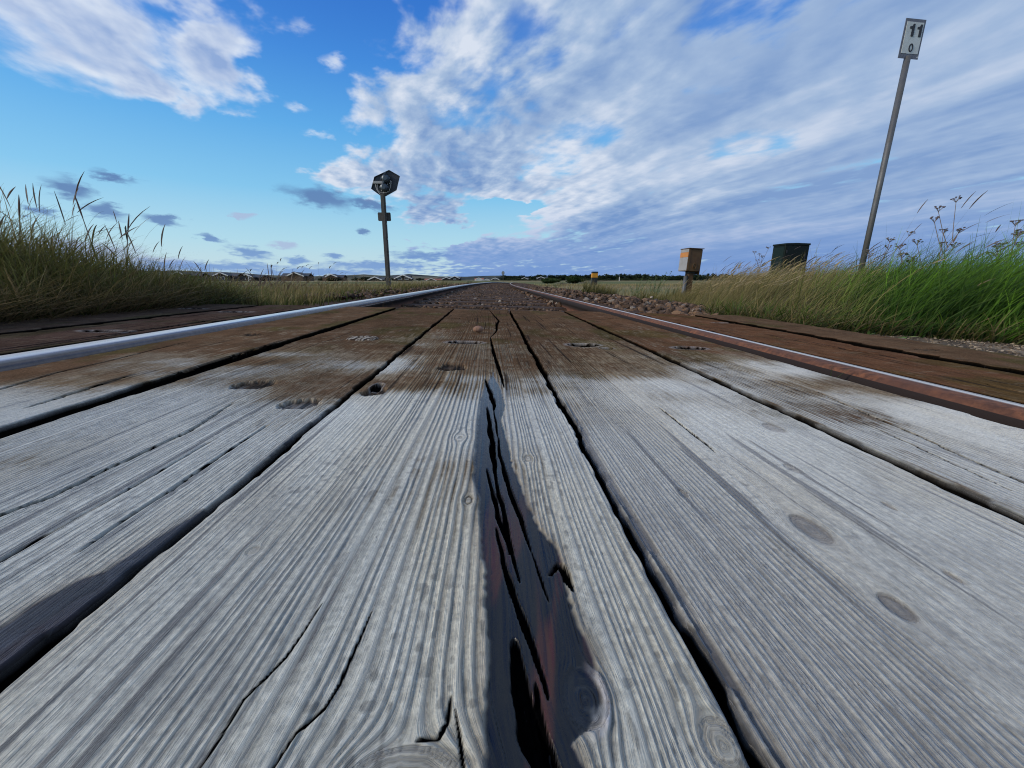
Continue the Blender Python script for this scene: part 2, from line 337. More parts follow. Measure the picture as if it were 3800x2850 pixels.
    # tar bleeding out of the timber: smooth, dark, glossy
    for (yl, xl, yr, xr, lo_, hi_, tint) in tars:
        jit = .0022 * (fbm(Yg * 60, Xg * 60, seed + 31, 3) - .5) + .0012 * (vn(Yg * 260, Xg * 30, seed + 32) - .5)
        XL = np.interp(Yg, yl, xl) + jit; XR = np.interp(Yg, yr, xr) + jit * 1.3
        e = np.minimum(Xg - XL, XR - Xg); t = smooth(-.0008, .0012 + .0014 * (Xg > .5 * (XL + XR)) * vn(Yg * 20, 0 * Yg, seed + 60), e) * smooth(lo_ - .002, lo_ + .002, Yg) * (1 - smooth(hi_ - .004, hi_ + .002, Yg + .01 * (fine - .5)))
        halo = smooth(-.008, 0, e) * (Yg > lo_) * (Yg < hi_); col = mixc(col, col * np.array((.62, .55, .48)), halo * .7)
        wav = .0016 * (fbm(Xg * 80, Yg * 6, seed + 33, 4) - .5) + .0008 * (fbm(Xg * 260, Yg * 14, seed + 44, 2) - .5)
        gl = 1. if tint > .5 else .35; z = z * (1 - t * gl) + (-.0018 + wav + .0009 * (ridge - .5) * (.3 + vn(Xg * 60, Yg * 12, seed + 61))) * t * gl
        red = smooth(.42, .70, fbm(Xg * 95 - Yg * 16, Yg * 9, seed + 34, 4)) * tint * smooth(.32, .14, Yg)
        tc_ = mixc(TAR, np.array((.060, .017, .009)), red); tc_ = mixc(tc_, np.array((.03, .032, .04)), .6 * smooth(.22, .5, Yg) * (.4 + .6 * fine))
        tc_ = tc_ if tint > .5 else tc_ + (tcol * (.5 + fine))[..., None] * np.array((.030, .033, .042))
        col = mixc(col, tc_, t); wet = np.maximum(wet, t * gl); spec = spec * (1 - t) + (.5 if tint > .5 else .16) * t
    for hx, hy, rx, ry, kind in holes:
        ang = np.arctan2(Yg - hy, Xg - hx); r = np.hypot((Xg - hx) / rx, (Yg - hy) / ry) + (.34 if kind == 'worn' else .14) * (vn(ang * 2.2 + 9, 0 * ang, seed + 35) - .5) + (.16 if kind == 'worn' else .05) * (vn(ang * 7 + 9, 0 * ang, seed + 36) - .5)
        t = smooth(1.06, .92, r); rim = smooth(1.5, 1.1, r) * (1 - t)
        if kind == 'gravel':
            g = fbm(Xg * 260, Yg * 260, seed + 37, 2); z = z + t * (.0022 + .0022 * g); col = mixc(col, mixc(np.array((.05, .035, .025)), np.array((.42, .36, .28)), smooth(.42, .66, g)), t)
        elif kind == 'worn':
            z = z - .005 * t * (.5 + .8 * fine); col = mixc(col, np.array((.075, .058, .044)) * (.3 + 1.3 * fine * crs)[..., None], t * .9)
        else:
            tw = smooth(1.18, 1.0, r); z = z - .007 * t; col = mixc(col, np.array((.45, .42, .38)), rim * .5 * (1 - tw)); col = mixc(col, np.array((.004, .0035, .003)), tw); spec = spec * (1 - tw)
        wet = wet * (1 - t); lm = lm * (1 - smooth(1.25, 1.05, r))
    for pts, w in cracks:
        t = seg_mask(Xg, Yg, pts, w * 1.15 + .0003, seed + 40); z = z - min(.004, w * 1.2) * smooth(.35, 1, t); col = mixc(col, np.array((.0015, .0015, .0016)), smooth(0, .55, t)); wet = wet * (1 - t); lm = lm * (1 - smooth(0, .3, t)); spec = spec * (1 - smooth(0, .6, t))
    if crescent:                                                       # pale rim of the knot showing through the tar
        kr = np.hypot((Xg - .0335) / .0092, (Yg - .1136) / .0150); ka = np.arctan2(Yg - .1136, Xg - .0335); cr_ = smooth(.74, .86, kr) * smooth(1.14, 1.0, kr) * smooth(1.7, .7, np.abs(ka + .25)) * (.5 + .5 * vn(ka * 5 + 9, kr * 3, 3))
        col = mixc(col, np.array((.44, .42, .40)), cr_); z = z + .0012 * cr_; wet = wet * (1 - .8 * cr_); inn = smooth(.9, .6, kr); col = mixc(col, np.array((.006, .008, .011)), inn); z = z - .001 * inn
        pal = smooth(.75, .3, np.hypot((Xg - .0385) / .006, (Yg - .108) / .006)) * vn(Xg * 500, Yg * 300, 5); col = mixc(col, np.array((.20, .21, .21)), pal * .8)
    if rightlight:                                                     # dark, splintered strip along the left edge
        wd = .004 + .010 * fbm(Yg * 9, 0 * Yg, seed + 52, 3) ; e_ = Xg - XA; b_ = smooth(wd * 1.3, wd * .4, e_) * smooth(.75, .3, Yg); spl = smooth(.60, .72, vn(u * 420, Yg * 9, seed + 53))
        col = mixc(col, np.array((.035, .033, .036)), b_ * (1 - .8 * spl) * .9); z = z - .002 * b_ * (1 - spl)
    # worn, chipped edges; shade of the gaps painted dark along them
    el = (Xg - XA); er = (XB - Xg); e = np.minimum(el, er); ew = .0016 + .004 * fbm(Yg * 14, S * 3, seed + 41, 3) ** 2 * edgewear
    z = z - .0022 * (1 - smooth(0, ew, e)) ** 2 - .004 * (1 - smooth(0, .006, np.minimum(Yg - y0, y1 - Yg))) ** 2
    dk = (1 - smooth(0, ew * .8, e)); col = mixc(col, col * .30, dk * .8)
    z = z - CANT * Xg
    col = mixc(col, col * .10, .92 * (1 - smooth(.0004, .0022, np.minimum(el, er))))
    V = np.stack([Xg, Yg, z], -1); n0 = V.shape[0] * V.shape[1]; id_ = np.arange(n0).reshape(V.shape[:2])
    Fq = np.stack([id_[:-1, :-1], id_[:-1, 1:], id_[1:, 1:], id_[1:, :-1]], -1).reshape(-1, 4)
    loop = np.concatenate([id_[0, :], id_[1:, -1], id_[-1, -2::-1], id_[-2:0:-1, 0]]); nl = len(loop)
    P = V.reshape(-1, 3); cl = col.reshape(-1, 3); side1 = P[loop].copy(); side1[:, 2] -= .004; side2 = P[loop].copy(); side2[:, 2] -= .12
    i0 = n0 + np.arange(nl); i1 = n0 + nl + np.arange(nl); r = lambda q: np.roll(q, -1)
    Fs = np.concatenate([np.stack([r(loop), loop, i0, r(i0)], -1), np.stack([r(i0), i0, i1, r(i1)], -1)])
    sc1 = cl[loop] * .10 + .002; sc2 = np.tile((.005, .004, .0035), (nl, 1))  # plank sides coloured near-black, gap shade painted in
    gv = np.stack([u, Yg, np.full_like(u, seed * .37)], -1).reshape(-1, 3)
    o = np_mesh('deck_plank', np.concatenate([P, side1, side2]), np.concatenate([Fq, Fs]), M_WOOD, col=np.concatenate([cl, sc1, sc2]),
                attrs={'grain': np.concatenate([gv, gv[loop], gv[loop]]), 'ring': np.concatenate([ph.ravel(), np.zeros(2 * nl)]), 'lines': np.concatenate([(np.clip(strength * .9, 0, 1) * (1 - .75 * np.clip(cover, 0, 1)) * (1 - ring) * lm * (1 - wet)).ravel(), np.zeros(2 * nl)]), 'wet': np.concatenate([wet.ravel(), np.zeros(2 * nl)]), 'spec': np.concatenate([spec.ravel(), np.zeros(2 * nl)])})
    return tag(o, label, 'timber plank', 'timber planks of the level crossing deck')

tar_yl = [.05, .0912, .1123, .1286, .1488, .1744, .208, .254, .2863, .3209, .418, .50, .57, .64]; tar_xl = [-.004, -.004, -.0044, -.0026, -.0043, -.0053, -.009, -.0113, -.0166, -.017, -.0173, -.0160, -.011, .001]
tar_yr = [.05, .0900, .0978, .1018, .1148, .1272, .1475, .1734, .1971, .2182, .25, .3102, .3506, .4184, .4787, .5500, .64]; tar_xr = [.030, .0294, .0266, .0332, .0418, .0424, .0394, .0379, .0391, .0305, .0247, .0173, .0156, .0101, .0170, .0130, .003]
Y0 = -.55
plank('brown grey plank right beside the shiny left rail, stained with rust along the rail', (-.750, -.756), (-.489, -.512), Y0, 2.16, .002, .004, .0042, .0006, 11, .004,
      cracks=[([(-.60, .30), (-.6414, .5247), (-.667, .6152), (-.6719, .7074), (-.6905, .8473), (-.70, .95)], .004), ([(-.53, .45), (-.545, .56), (-.548, .62)], .006), ([(-.497, .62), (-.503, .8), (-.508, .98)], .006)],
      holes=[(-.6244, 1.06, .022, .02, 'worn')], yb=.72, sidemud=1.5, mud=MUD * 1.1, flat=lambda S, Y: .6 + 0 * S)
plank('grey plank with a gravel-filled bolt hole, between the wide gap and the tar-edged gap', (-.457, -.487), (-.1935, -.204), Y0, 2.19, .0014, .0015, .0036, .0006, 23, .003,
      knots=[(-.265, .63, .010, .03, .3)], cracks=[([(-.335, .17), (-.3172, .238), (-.3094, .2572), (-.3084, .3107), (-.3042, .3822), (-.3203, .4808)], .0032), ([(-.235, .20), (-.2365, .2339), (-.2357, .2704), (-.2383, .3208), (-.2383, .40)], .0022), ([(-.27, .16), (-.268, .21), (-.266, .30), (-.267, .36)], .0014),
              ([(-.205, 1.32), (-.24, 1.315), (-.27, 1.32)], .006)],
      holes=[(-.3293, 1.0149, .038, .040, 'gravel'), (-.3433, .5648, .028, .026, 'worn'), (-.238, .4753, .024, .022, 'worn')],
      tars=[([.05, .1312, .1476, .1638, .1793, .1866, .2108, .236, .25], [-.228, -.222, -.2205, -.219, -.214, -.206, -.2025, -.198, -.193], [.05, .3], [-.18, -.18], .06, .245, .25),
            ([.30, .33, .3559, .40, .43], [-.193, -.1975, -.1985, -.196, -.193], [.05, .6], [-.18, -.18], .305, .43, .1)], yb=.62, edgewear=.8)
plank('pale ridged plank split by a glossy black tar stain with long cracks', (-.1865, -.197), (.0848, .0905), Y0, 2.14, .0006, .0008, .0088, .0009, 37, .007,
      knots=[(.0345, .1136, .008, .012, .75), (-.030, .085, .019, .013, .45), (-.0185, .2523, .0032, .006, .6), (-.033, .3684, .005, .009, .3), (.0312, .3209, .004, .007, .5), (.0785, .0951, .007, .009, .4), (-.139, .20, .003, .004, .3)],
      cracks=[([(-.0117, .6127), (-.0049, .5558), (.0024, .4782), (.0012, .4587)], .0055), ([(-.0069, .4691), (-.0053, .4365), (-.0013, .3708), (.0003, .3209), (.0022, .2862)], .0048),
              ([(.0051, .3744), (.0061, .3322), (.0097, .2954), (.0142, .2538), (.0194, .2212), (.0222, .1975)], .0030), ([(-.0058, .3052), (-.0005, .2652), (.003, .2335), (.0082, .2051), (.0086, .1954)], .0026),
              ([(.0003, .3209), (.0022, .2862), (.0040, .262), (.0075, .235), (.0091, .2064), (.0108, .193), (.0124, .182), (.0137, .173)], .0026), ([(.0015, .222), (.0025, .2091), (.0052, .1886), (.0088, .1684), (.0129, .1498), (.017, .1342), (.0185, .1232), (.0195, .113)], .0028),
              ([(.0222, .1975), (.0245, .18), (.027, .16)], .0010), ([(-.002, .27), (.001, .25), (.004, .232)], .0012), ([(.0012, .4587), (.002, .44), (.004, .405), (.0051, .3744)], .0018),
              ([(.0085, .140), (.009, .1332), (.0098, .1169), (.0121, .1026), (.0149, .0943), (.0175, .08), (.019, .05)], .0078), ([(.0154, .12), (.0158, .1097), (.0174, .099), (.0195, .0918), (.021, .07)], .0026),
              ([(-.099, .07), (-.0944, .1006), (-.0944, .1154), (-.0872, .1324), (-.0854, .1439), (-.084, .16)], .0005), ([(-.074, .07), (-.072, .0937), (-.0695, .1037), (-.063, .1115), (-.061, .1203), (-.0595, .1418), (-.059, .155)], .0006),
              ([(-.0278, .1002), (-.02, .1007), (-.0177, .1054), (-.0172, .1148)], .0009), ([(-.0105, .07), (-.011, .0915), (-.0131, .1017), (-.0153, .1098)], .0007),
              ([(.030, .178), (.0365, .187), (.039, .178), (.0405, .165)], .0030), ([(-.0036, 1.0956), (.0028, .8777), (.0118, .706), (.0156, .6231), (.0175, .56)], .006), ([(-.01, 2.12), (.012, 1.8), (.030, 1.55), (.018, 1.42), (.016, 1.25), (.006, 1.15), (-.003, 1.09)], .007),
              ([(-.195, 1.62), (-.15, 1.615), (-.10, 1.60)], .020)],
      holes=[(-.0683, .9896, .042, .022, 'hole'), (-.164, .5328, .016, .022, 'worn'), (-.168, .56, .008, .016, 'hole'), (-.0713, .6962, .026, .03, 'worn')],
      tars=[(tar_yl, tar_xl, tar_yr, tar_xr, .03, .66, 1.)], yb=.74,
      crescent=True, edgewear=.5, flat=lambda S, Y: .45 + .75 * smooth(.05, .4, S) * (1 - .3 * smooth(.9, 1, S)), pfun=lambda S: .0034 + .0026 * np.exp(-((S - .45) / .30) ** 2) + .0006 * S)
plank('broad grey plank with oval knots, right of the tar-stained plank', (.0895, .101), (.3630, .383), Y0, 2.15, .0009, .0011, .0040, .0008, 53, .007,
      knots=[(.2097, .2152, .0085, .016, 1.), (.2021, .1511, .0055, .009, 1.), (.3169, .3987, .009, .014, .9), (.262, .30, .004, .008, .8), (.145, .26, .0025, .006, .8), (.29, .24, .002, .006, .9), (.255, .17, .002, .005, .9)],
      cracks=[([(.215, .47), (.213, .40), (.212, .345), (.2105, .33)], .0018)],
      holes=[(.2332, .978, .038, .026, 'hole'), (.280, .93, .016, .012, 'hole')], yb=.68,
      flat=lambda S, Y: np.where(S < .36, 1.25, .42 + .25 * smooth(.75, .9, S)), pfun=lambda S: .0030 + .0062 * smooth(.25, .5, S) - .005 * smooth(.62, .9, S), rightlight=.7, edgewear=.7)
plank('grey plank with fine parallel grain lines next to the rusty right rail', (.3765, .400), (.6300, .604), Y0, 2.17, .0014, .0015, .0052, .0009, 67, .004,
      knots=[(.46, .34, .004, .009, .5)], cracks=[([(.50, .56), (.482, .4673), (.4683, .3747), (.4553, .324), (.4467, .2744), (.43, .2)], .0024), ([(.445, .42), (.432, .34), (.418, .26)], .0014), ([(.52, 1.75), (.56, 1.745), (.60, 1.75)], .02)],
      holes=[(.5003, .9584, .038, .022, 'hole'), (.62, 1.62, .03, .01, 'worn')], yb=.72, mud=(MUD + RUSTMUD) * .5, flat=lambda S, Y: np.where(S < .5, 1.15, .35))
plank('dark brown plank beside the outer face of the shiny left rail, crumbling along its edge', (-1.166, -1.168), (-.905, -.905), .2, 2.17, .003, .008, .006, .0016, 71, .006,
      holes=[(-1.0087, 1.0797, .055, .020, 'hole'), (-1.0592, 1.71, .055, .03, 'hole')], cracks=[([(-.95, .4), (-.955, .8), (-.94, 1.2), (-.96, 1.6), (-.95, 2.0)], .012), ([(-.935, .5), (-.925, .9), (-.935, 1.4)], .008), ([(-1.12, 1.35), (-1.10, 1.5), (-1.11, 1.6)], .012)], yb=.1, mud=DARKMUD * 1.15, mudall=2., edgewear=4)
plank('dark grey outermost plank overhung by the dark grass bank', (-1.45, -1.45), (-1.196, -1.204), .2, 2.14, .003, .008, .006, .001, 83, .006, holes=[(-1.31, 1.82, .05, .02, 'hole')], yb=.3, mud=DARKMUD * np.array((1.05, 1.2, 1.2)), mudall=1.5, edgewear=3)
plank('rust brown plank along the outer side of the rusty right rail', (.778, .778), (1.030, 1.062), .2, 2.14, .003, .006, .006, .001, 97, .006,
      cracks=[([(.86, .62), (.845, .50), (.84, .40), (.835, .3)], .006), ([(.93, 1.04), (.95, .93), (.955, .86)], .014)], holes=[(1.02, 1.66, .05, .018, 'hole')], yb=.40, mud=RUSTMUD, mudall=1.1, edgewear=3)
plank('outermost rust brown plank bordering the gravel and the windblown grass', (1.085, 1.112), (1.345, 1.38), .2, 2.13, .003, .006, .006, .001, 103, .006, holes=[(1.20, 1.0, .05, .014, 'worn')], yb=.40, mud=MUD * 1.2, mudall=1.2, edgewear=4)

# ------------------------------------------------------------------ rails
def rail(label, off, gauge_side):
    """flat-bottom rail swept along the line; gauge_side +1 when the worn face looks right"""
    t = -.010
    prof = []                                                         # (x, z, polish, face); high face = painted gap shadow
    hw = .035
    def top(x): return t - .0035 * (x / hw) ** 2
    head = [(-hw, t - .042, 0, 0), (-hw, t - .014, 0, 0), (-hw + .003, t - .007, .15, 0), (-hw + .009, top(-hw + .009), .5, 0)]
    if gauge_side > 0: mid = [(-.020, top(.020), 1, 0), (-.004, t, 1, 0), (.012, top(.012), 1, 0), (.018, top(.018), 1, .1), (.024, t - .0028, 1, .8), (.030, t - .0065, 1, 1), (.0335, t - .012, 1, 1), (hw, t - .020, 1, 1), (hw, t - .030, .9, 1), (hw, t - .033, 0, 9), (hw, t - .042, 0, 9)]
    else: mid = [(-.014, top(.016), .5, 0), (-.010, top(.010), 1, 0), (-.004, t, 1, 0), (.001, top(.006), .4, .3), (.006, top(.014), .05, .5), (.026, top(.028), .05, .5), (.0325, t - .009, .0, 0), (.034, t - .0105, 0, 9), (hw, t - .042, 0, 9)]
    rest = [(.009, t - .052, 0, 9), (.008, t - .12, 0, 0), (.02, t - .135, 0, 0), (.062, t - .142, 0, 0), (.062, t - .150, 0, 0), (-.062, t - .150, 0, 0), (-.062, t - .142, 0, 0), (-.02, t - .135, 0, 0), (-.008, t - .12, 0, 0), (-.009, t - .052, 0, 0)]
    prof = head + mid + rest
    if gauge_side < 0:                                                 # right rail: same section mirrored
        prof = [(-x, z, p, f) for x, z, p, f in prof][::-1]
    p = np.array(prof); n = len(p)
    ys = np.concatenate([np.arange(-.55, 3, .25), np.arange(3, 95, .5)])
    V = np.zeros((len(ys), n, 3)); V[..., 0] = off + p[:, 0] + cx(ys)[:, None]; V[..., 1] = ys[:, None]
    V[..., 2] = p[:, 1] + .016 - CANT * (off + p[:, 0]) - drop(ys)[:, None]
    ids = np.arange(len(ys) * n).reshape(len(ys), n); a = ids[:-1]; b = ids[1:]
    F = np.stack([a, np.roll(a, -1, 1), np.roll(b, -1, 1), b], -1).reshape(-1, 4)
    F = F[:, ::-1]
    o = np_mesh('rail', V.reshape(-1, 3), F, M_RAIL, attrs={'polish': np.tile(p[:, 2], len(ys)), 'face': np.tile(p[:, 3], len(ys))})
    return tag(o, label, 'rail', 'rails of the railway track')
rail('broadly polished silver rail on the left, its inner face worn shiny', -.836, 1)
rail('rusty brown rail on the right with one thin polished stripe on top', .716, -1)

# ------------------------------------------------------------------ sleepers and ballast
for i in range(44):
    y = 2.62 + i * .60; x0, x1 = -1.25, 1.2; nx_, ny_ = 50, 8
    xs = np.linspace(x0, x1, nx_); yy = np.linspace(-.125, .125, ny_)
    Xs, Ys = np.meshgrid(xs, yy); h = .008 * (fbm(Xs * 8, Ys * 40 + i * 7, i, 3) - .5) - .012 * (np.abs(Ys) > .12)
    zt = -.084 + h - CANT * Xs - float(drop(y)) + .01 * (rng.rand() - .5)
    V = np.stack([Xs + float(cx(y)), Ys + y, zt], -1).reshape(-1, 3); ids = np.arange(nx_ * ny_).reshape(ny_, nx_)
    F = np.stack([ids[:-1, :-1], ids[:-1, 1:], ids[1:, 1:], ids[1:, :-1]], -1).reshape(-1, 4)
    loop = np.concatenate([ids[0], ids[1:, -1], ids[-1, -2::-1], ids[-2:0:-1, 0]]); sk = V[loop].copy(); sk[:, 2] -= .14
    k = len(V) + np.arange(len(loop)); Fs = np.stack([np.roll(loop, -1), loop, k, np.roll(k, -1)], -1)
    cs = mixc(np.array((.030, .018, .012)), np.array((.10, .062, .040)), fbm(V[:, 0] * 14, V[:, 1] * 60, i, 4)); cs = np.concatenate([cs, cs[loop] * .4])
    o = np_mesh('sleeper', np.concatenate([V, sk]), np.concatenate([F, Fs]), M_SLEEPER, col=cs)
    tag(o, 'dark wooden sleeper just beyond the deck end, nearest one' if i == 0 else 'dark wooden sleeper half buried in brown ballast between the rails', 'sleeper', 'sleepers under the rails')
def ico1():
    import bmesh
    bm = bmesh.new(); bmesh.ops.create_icosphere(bm, subdivisions=2, radius=1); bm.verts.ensure_lookup_table()
    V = np.array([v.co[:] for v in bm.verts]); F = np.array([[v.index for v in f.verts] for f in bm.faces]); bm.free(); return V, F
ICV, ICF = ico1()
def stone_shapes(N, r, flatten=.62):
    """N angular stones: spheres cut by random planes"""
    D = ICV[None] * np.ones((N, 1, 1)); dist = np.full((N, len(ICV)), 1.)
    for k in range(12):
        nrm = r.randn(N, 3); nrm /= np.linalg.norm(nrm, axis=1)[:, None]; c = np.einsum('nvk,nk->nv', D, nrm); h = .32 + .36 * r.rand(N)
        dist = np.where(c > .05, np.minimum(dist, h[:, None] / np.maximum(c, .05)), dist)
    P = D * dist[..., None] * np.stack([np.ones(N), .6 + .35 * r.rand(N), flatten * (.7 + .5 * r.rand(N))], 1)[:, None]
    a = r.rand(N) * 2 * PI; t = (r.rand(N) - .5) * 1.2
    ct, st = np.cos(t), np.sin(t); P = np.stack([P[..., 0] * ct[:, None] - P[..., 2] * st[:, None], P[..., 1], P[..., 0] * st[:, None] + P[..., 2] * ct[:, None]], -1)
    ca, sa = np.cos(a), np.sin(a); return np.stack([P[..., 0] * ca[:, None] - P[..., 1] * sa[:, None], P[..., 0] * sa[:, None] + P[..., 1] * ca[:, None], P[..., 2]], -1)
def stones(name, pos, size, col, label, cat, r):
    N = len(pos); P = stone_shapes(N, r) * size[:, None, None] + pos[:, None]
    F = (ICF[None] + (np.arange(N) * len(ICV))[:, None, None]).reshape(-1, 3)
    cc = np.repeat(col, len(ICV), 0)
    return tag(np_mesh(name, P.reshape(-1, 3), F, M_STONE, col=cc, smooth_=False), label, cat, kind='stuff')
def stone_col(N, r):
    c = mixc(np.array((.038, .023, .014)), np.array((.20, .122, .072)), r.rand(N) ** 1.3); w = r.rand(N)
    c[w > .97] = (.24, .20, .16); c[(w > .94) & (w <= .97)] = (.10, .085, .075); return c
r = np.random.RandomState(3)
P = []; S = []
def scatter(n, x0, x1, y0, y1, zt, s0, s1, keep=None):
    x = x0 + (x1 - x0) * r.rand(n); y = y0 + (y1 - y0) * r.rand(n) ** 1.25
    k = np.ones(n, bool) if keep is None else keep(x, y)
    x, y = x[k], y[k]; s = s0 + (s1 - s0) * r.rand(len(x)); z = zt(x) + .02 * (r.rand(len(x)) - .5) - CANT * x - drop(y)
    P.append(np.stack([x + cx(y), y, z], 1)); S.append(s)
between = lambda x, y: (np.abs(((y - 2.62 + .3) % .60) - .3) > .125 - .03 * r.rand(len(x))) | (r.rand(len(x)) < .10)
scatter(3400, -.76, .64, 2.24, 11, lambda x: -.094 + 0 * x, .014, .036, between)
scatter(1500, -.76, .64, 11, 30, lambda x: -.088 + 0 * x, .02, .040)
scatter(900, .82, 2.5, 2.22, 4.2, lambda x: -.085 + .045 * smooth(.8, 1.3, x) - .03 * smooth(1.6, 2.6, x), .03, .062, lambda x, y: x < 1.38 + (y - 2.2) * .42)
scatter(1700, .62, 2.7, 4.0, 14, lambda x: -.075 + .045 * smooth(.8, 1.3, x) - .07 * smooth(1.6, 2.8, x), .03, .065)
scatter(900, .80, 2.4, 14, 34, lambda x: -.07 - .07 * smooth(1.6, 2.8, x), .035, .06)
scatter(260, -1.35, -.93, 2.24, 5, lambda x: -.12 + 0 * x, .025, .045)
scatter(900, -2.4, -.95, 4.2, 14, lambda x: -.10 + .05 * smooth(.9, 1.5, -x) - .05 * smooth(1.7, 2.6, -x), .03, .055)
scatter(500, -2.3, -.95, 14, 34, lambda x: -.09 + 0 * x, .035, .055)
Pn = np.concatenate(P); Sn = np.concatenate(S)
stones('ballast', Pn, Sn, stone_col(len(Pn), r), 'rust brown broken stone ballast around the rails', 'ballast', r)
n = 6500; gxp = 1.37 + 1.35 * r.rand(n); gyp = .45 + 1.4 * r.rand(n)
stones('gravel', np.stack([gxp, gyp, gz(gxp, gyp) + .001], 1), .003 + .008 * r.rand(n) ** 2, mixc(np.array((.07, .05, .035)), np.array((.34, .27, .19)), r.rand(n) ** 1.6), 'fine tan gravel between the right-hand planks and the grass', 'gravel', r)
# pale stones that stand out singly
def lone_stone(label, x, y, z, size, col, seed, cat='stone', group=None, rounded=False):
    rr = np.random.RandomState(seed)
    Pz = stone_shapes(1, rr, .8)[0] if not rounded else ICV * np.array((1, .72, .66)) * (1 + .10 * (vn(ICV[:, 0] * 2 + 5, ICV[:, 1] * 2 + ICV[:, 2] + 5, seed) - .5))[:, None]
    o = np_mesh('pebble' if rounded else 'stone', Pz * size, ICF, M_STONE, col=np.tile(col, (len(ICV), 1)), smooth_=rounded); o.location = (x, y, z)
    if rounded:
        m = o.modifiers.new('smooth', 'SUBSURF'); m.levels = 1; m.render_levels = 2
    return tag(o, label, cat, group)
lone_stone('small reddish pebble lying alone on the muddy plank', -.040, 1.172, .0125, .0165, (.26, .15, .10), 5, 'pebble', None, True)
g = 'pale stones lying in the ballast'
lone_stone('flat whitish stone on the nearest sleeper, in front of the others', -.105, 2.66, -.068, .035, (.42, .38, .30), 9, group=g)
lone_stone('pale angular stone between the rails, a few sleepers ahead', .10, 4.7, -.085, .045, (.36, .31, .25), 15, group=g)
lone_stone('pale stone on top of the heap right of the rusty rail, near the yellow-banded post', 1.86, 6.0, -.07, .05, (.26, .20, .15), 21, group=g)
lone_stone('cream stone on the heap right of the rusty rail, nearer the grass', 2.0, 4.9, -.055, .038, (.40, .33, .26), 27, group=g)
lone_stone('light stone at the edge of the left ballast beside the grass', -2.25, 7.4, -.03, .055, (.38, .34, .28), 33, group=g)

# ------------------------------------------------------------------ grass
def ribbons(Pc, side, W, Cc):
    """Pc (N,K,3) centre lines, side (N,3), W (N,K), Cc (N,K,3) -> verts, faces, colours"""
    N, K, _ = Pc.shape; L = Pc - side[:, None] * W[..., None] * .5; Rr = Pc + side[:, None] * W[..., None] * .5
    V = np.stack([L, Rr], 2).reshape(-1, 3); cc = np.repeat(Cc[:, :, None], 2, 2).reshape(-1, 3)
    b = (np.arange(N) * K * 2)[:, None] + (np.arange(K - 1) * 2)[None]; F = np.stack([b, b + 1, b + 3, b + 2], -1).reshape(-1, 4)
    return V, F, cc
class Grass:
    def __init__(s): s.V = []; s.F = []; s.c = []; s.n = 0
    def add(s, V, F, c): s.V.append(V); s.F.append(F + s.n); s.c.append(c); s.n += len(V)
    def build(s, name, label, cat, kind='stuff', parent=None, mat=None):
        o = np_mesh(name, np.concatenate(s.V), np.concatenate(s.F), mat or M_GRASS, parent, np.concatenate(s.c))
        return tag(o, label, cat, None, kind) if label else o
def blade_lines(base, h, lean, curve=1.9, K=5):
    t = np.linspace(0, 1, K)[None, :, None]; ln = np.linalg.norm(lean, axis=1)[:, None]
    hz = lean[:, None, :] * (h[:, None, None] * t ** curve); zz = h[:, None] * t[..., 0] * (1 - .38 * np.minimum(ln, 1.3) * t[..., 0])
    return base[:, None] + np.concatenate([hz, zz[..., None]], -1)
def rand_side(n, r):
    a = r.rand(n) * 2 * PI; return np.stack([np.cos(a), np.sin(a), 0 * a], 1)
def blades(G, x, y, h, lean, w, c0, c1, r, curve=1.9, K=5, z=None):
    n = len(x); base = np.stack([x, y, gz(x, y) - .01 if z is None else z], 1); Pc = blade_lines(base, h, lean, curve, K); t = np.linspace(0, 1, K)
    W = w[:, None] * np.clip(1 - t ** 2.2, .08, 1)[None]; v = (.65 + .7 * r.rand(n))[:, None, None]
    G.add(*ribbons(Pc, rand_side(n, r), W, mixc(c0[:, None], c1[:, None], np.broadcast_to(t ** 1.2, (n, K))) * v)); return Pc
def heads(G, Pc, ln, wd, col, r, droop=.3, K=5, side_n=2):
    """seed head continuing each stalk"""
    n = len(Pc); d = Pc[:, -1] - Pc[:, -2]; d /= np.linalg.norm(d, axis=1)[:, None]; t = np.linspace(0, 1, K)
    hz = d[:, :2] / (np.linalg.norm(d[:, :2], axis=1)[:, None] + 1e-6)
    for q in range(side_n):
        Q = Pc[:, -1][:, None] + d[:, None] * (ln[:, None] * t)[..., None]
        Q = Q + np.concatenate([hz * droop, -np.full((n, 1), droop)], 1)[:, None] * (ln[:, None] * t ** 2)[..., None] * .6
        W = wd[:, None] * (np.sin(PI * np.clip(t * .86 + .10, 0, 1)) ** .8)[None]; cc = np.broadcast_to(col[:, None], (n, K, 3)) * (.75 + .5 * r.rand(n, K, 1))
        G.add(*ribbons(Q, rand_side(n, r), W, cc))
def clumpy(n, x0, x1, y0, y1, r, seed, f=1.6, p=1.):
    x = x0 + (x1 - x0) * r.rand(n * 2); y = y0 + (y1 - y0) * r.rand(n * 2) ** p; k = fbm(x * f, y * f, seed, 3) + .35 * (r.rand(n * 2) - .5) > .45
    return x[k][:n], y[k][:n]
def A(*c): return np.array(c)
DG = A(.036, .048, .010); OL = A(.16, .155, .032); TN = A(.36, .265, .115); VG = A(.105, .215, .012); VD = A(.020, .055, .005); BR = A(.12, .075, .035); STRAW = A(.36, .29, .16)
r = np.random.RandomState(11)
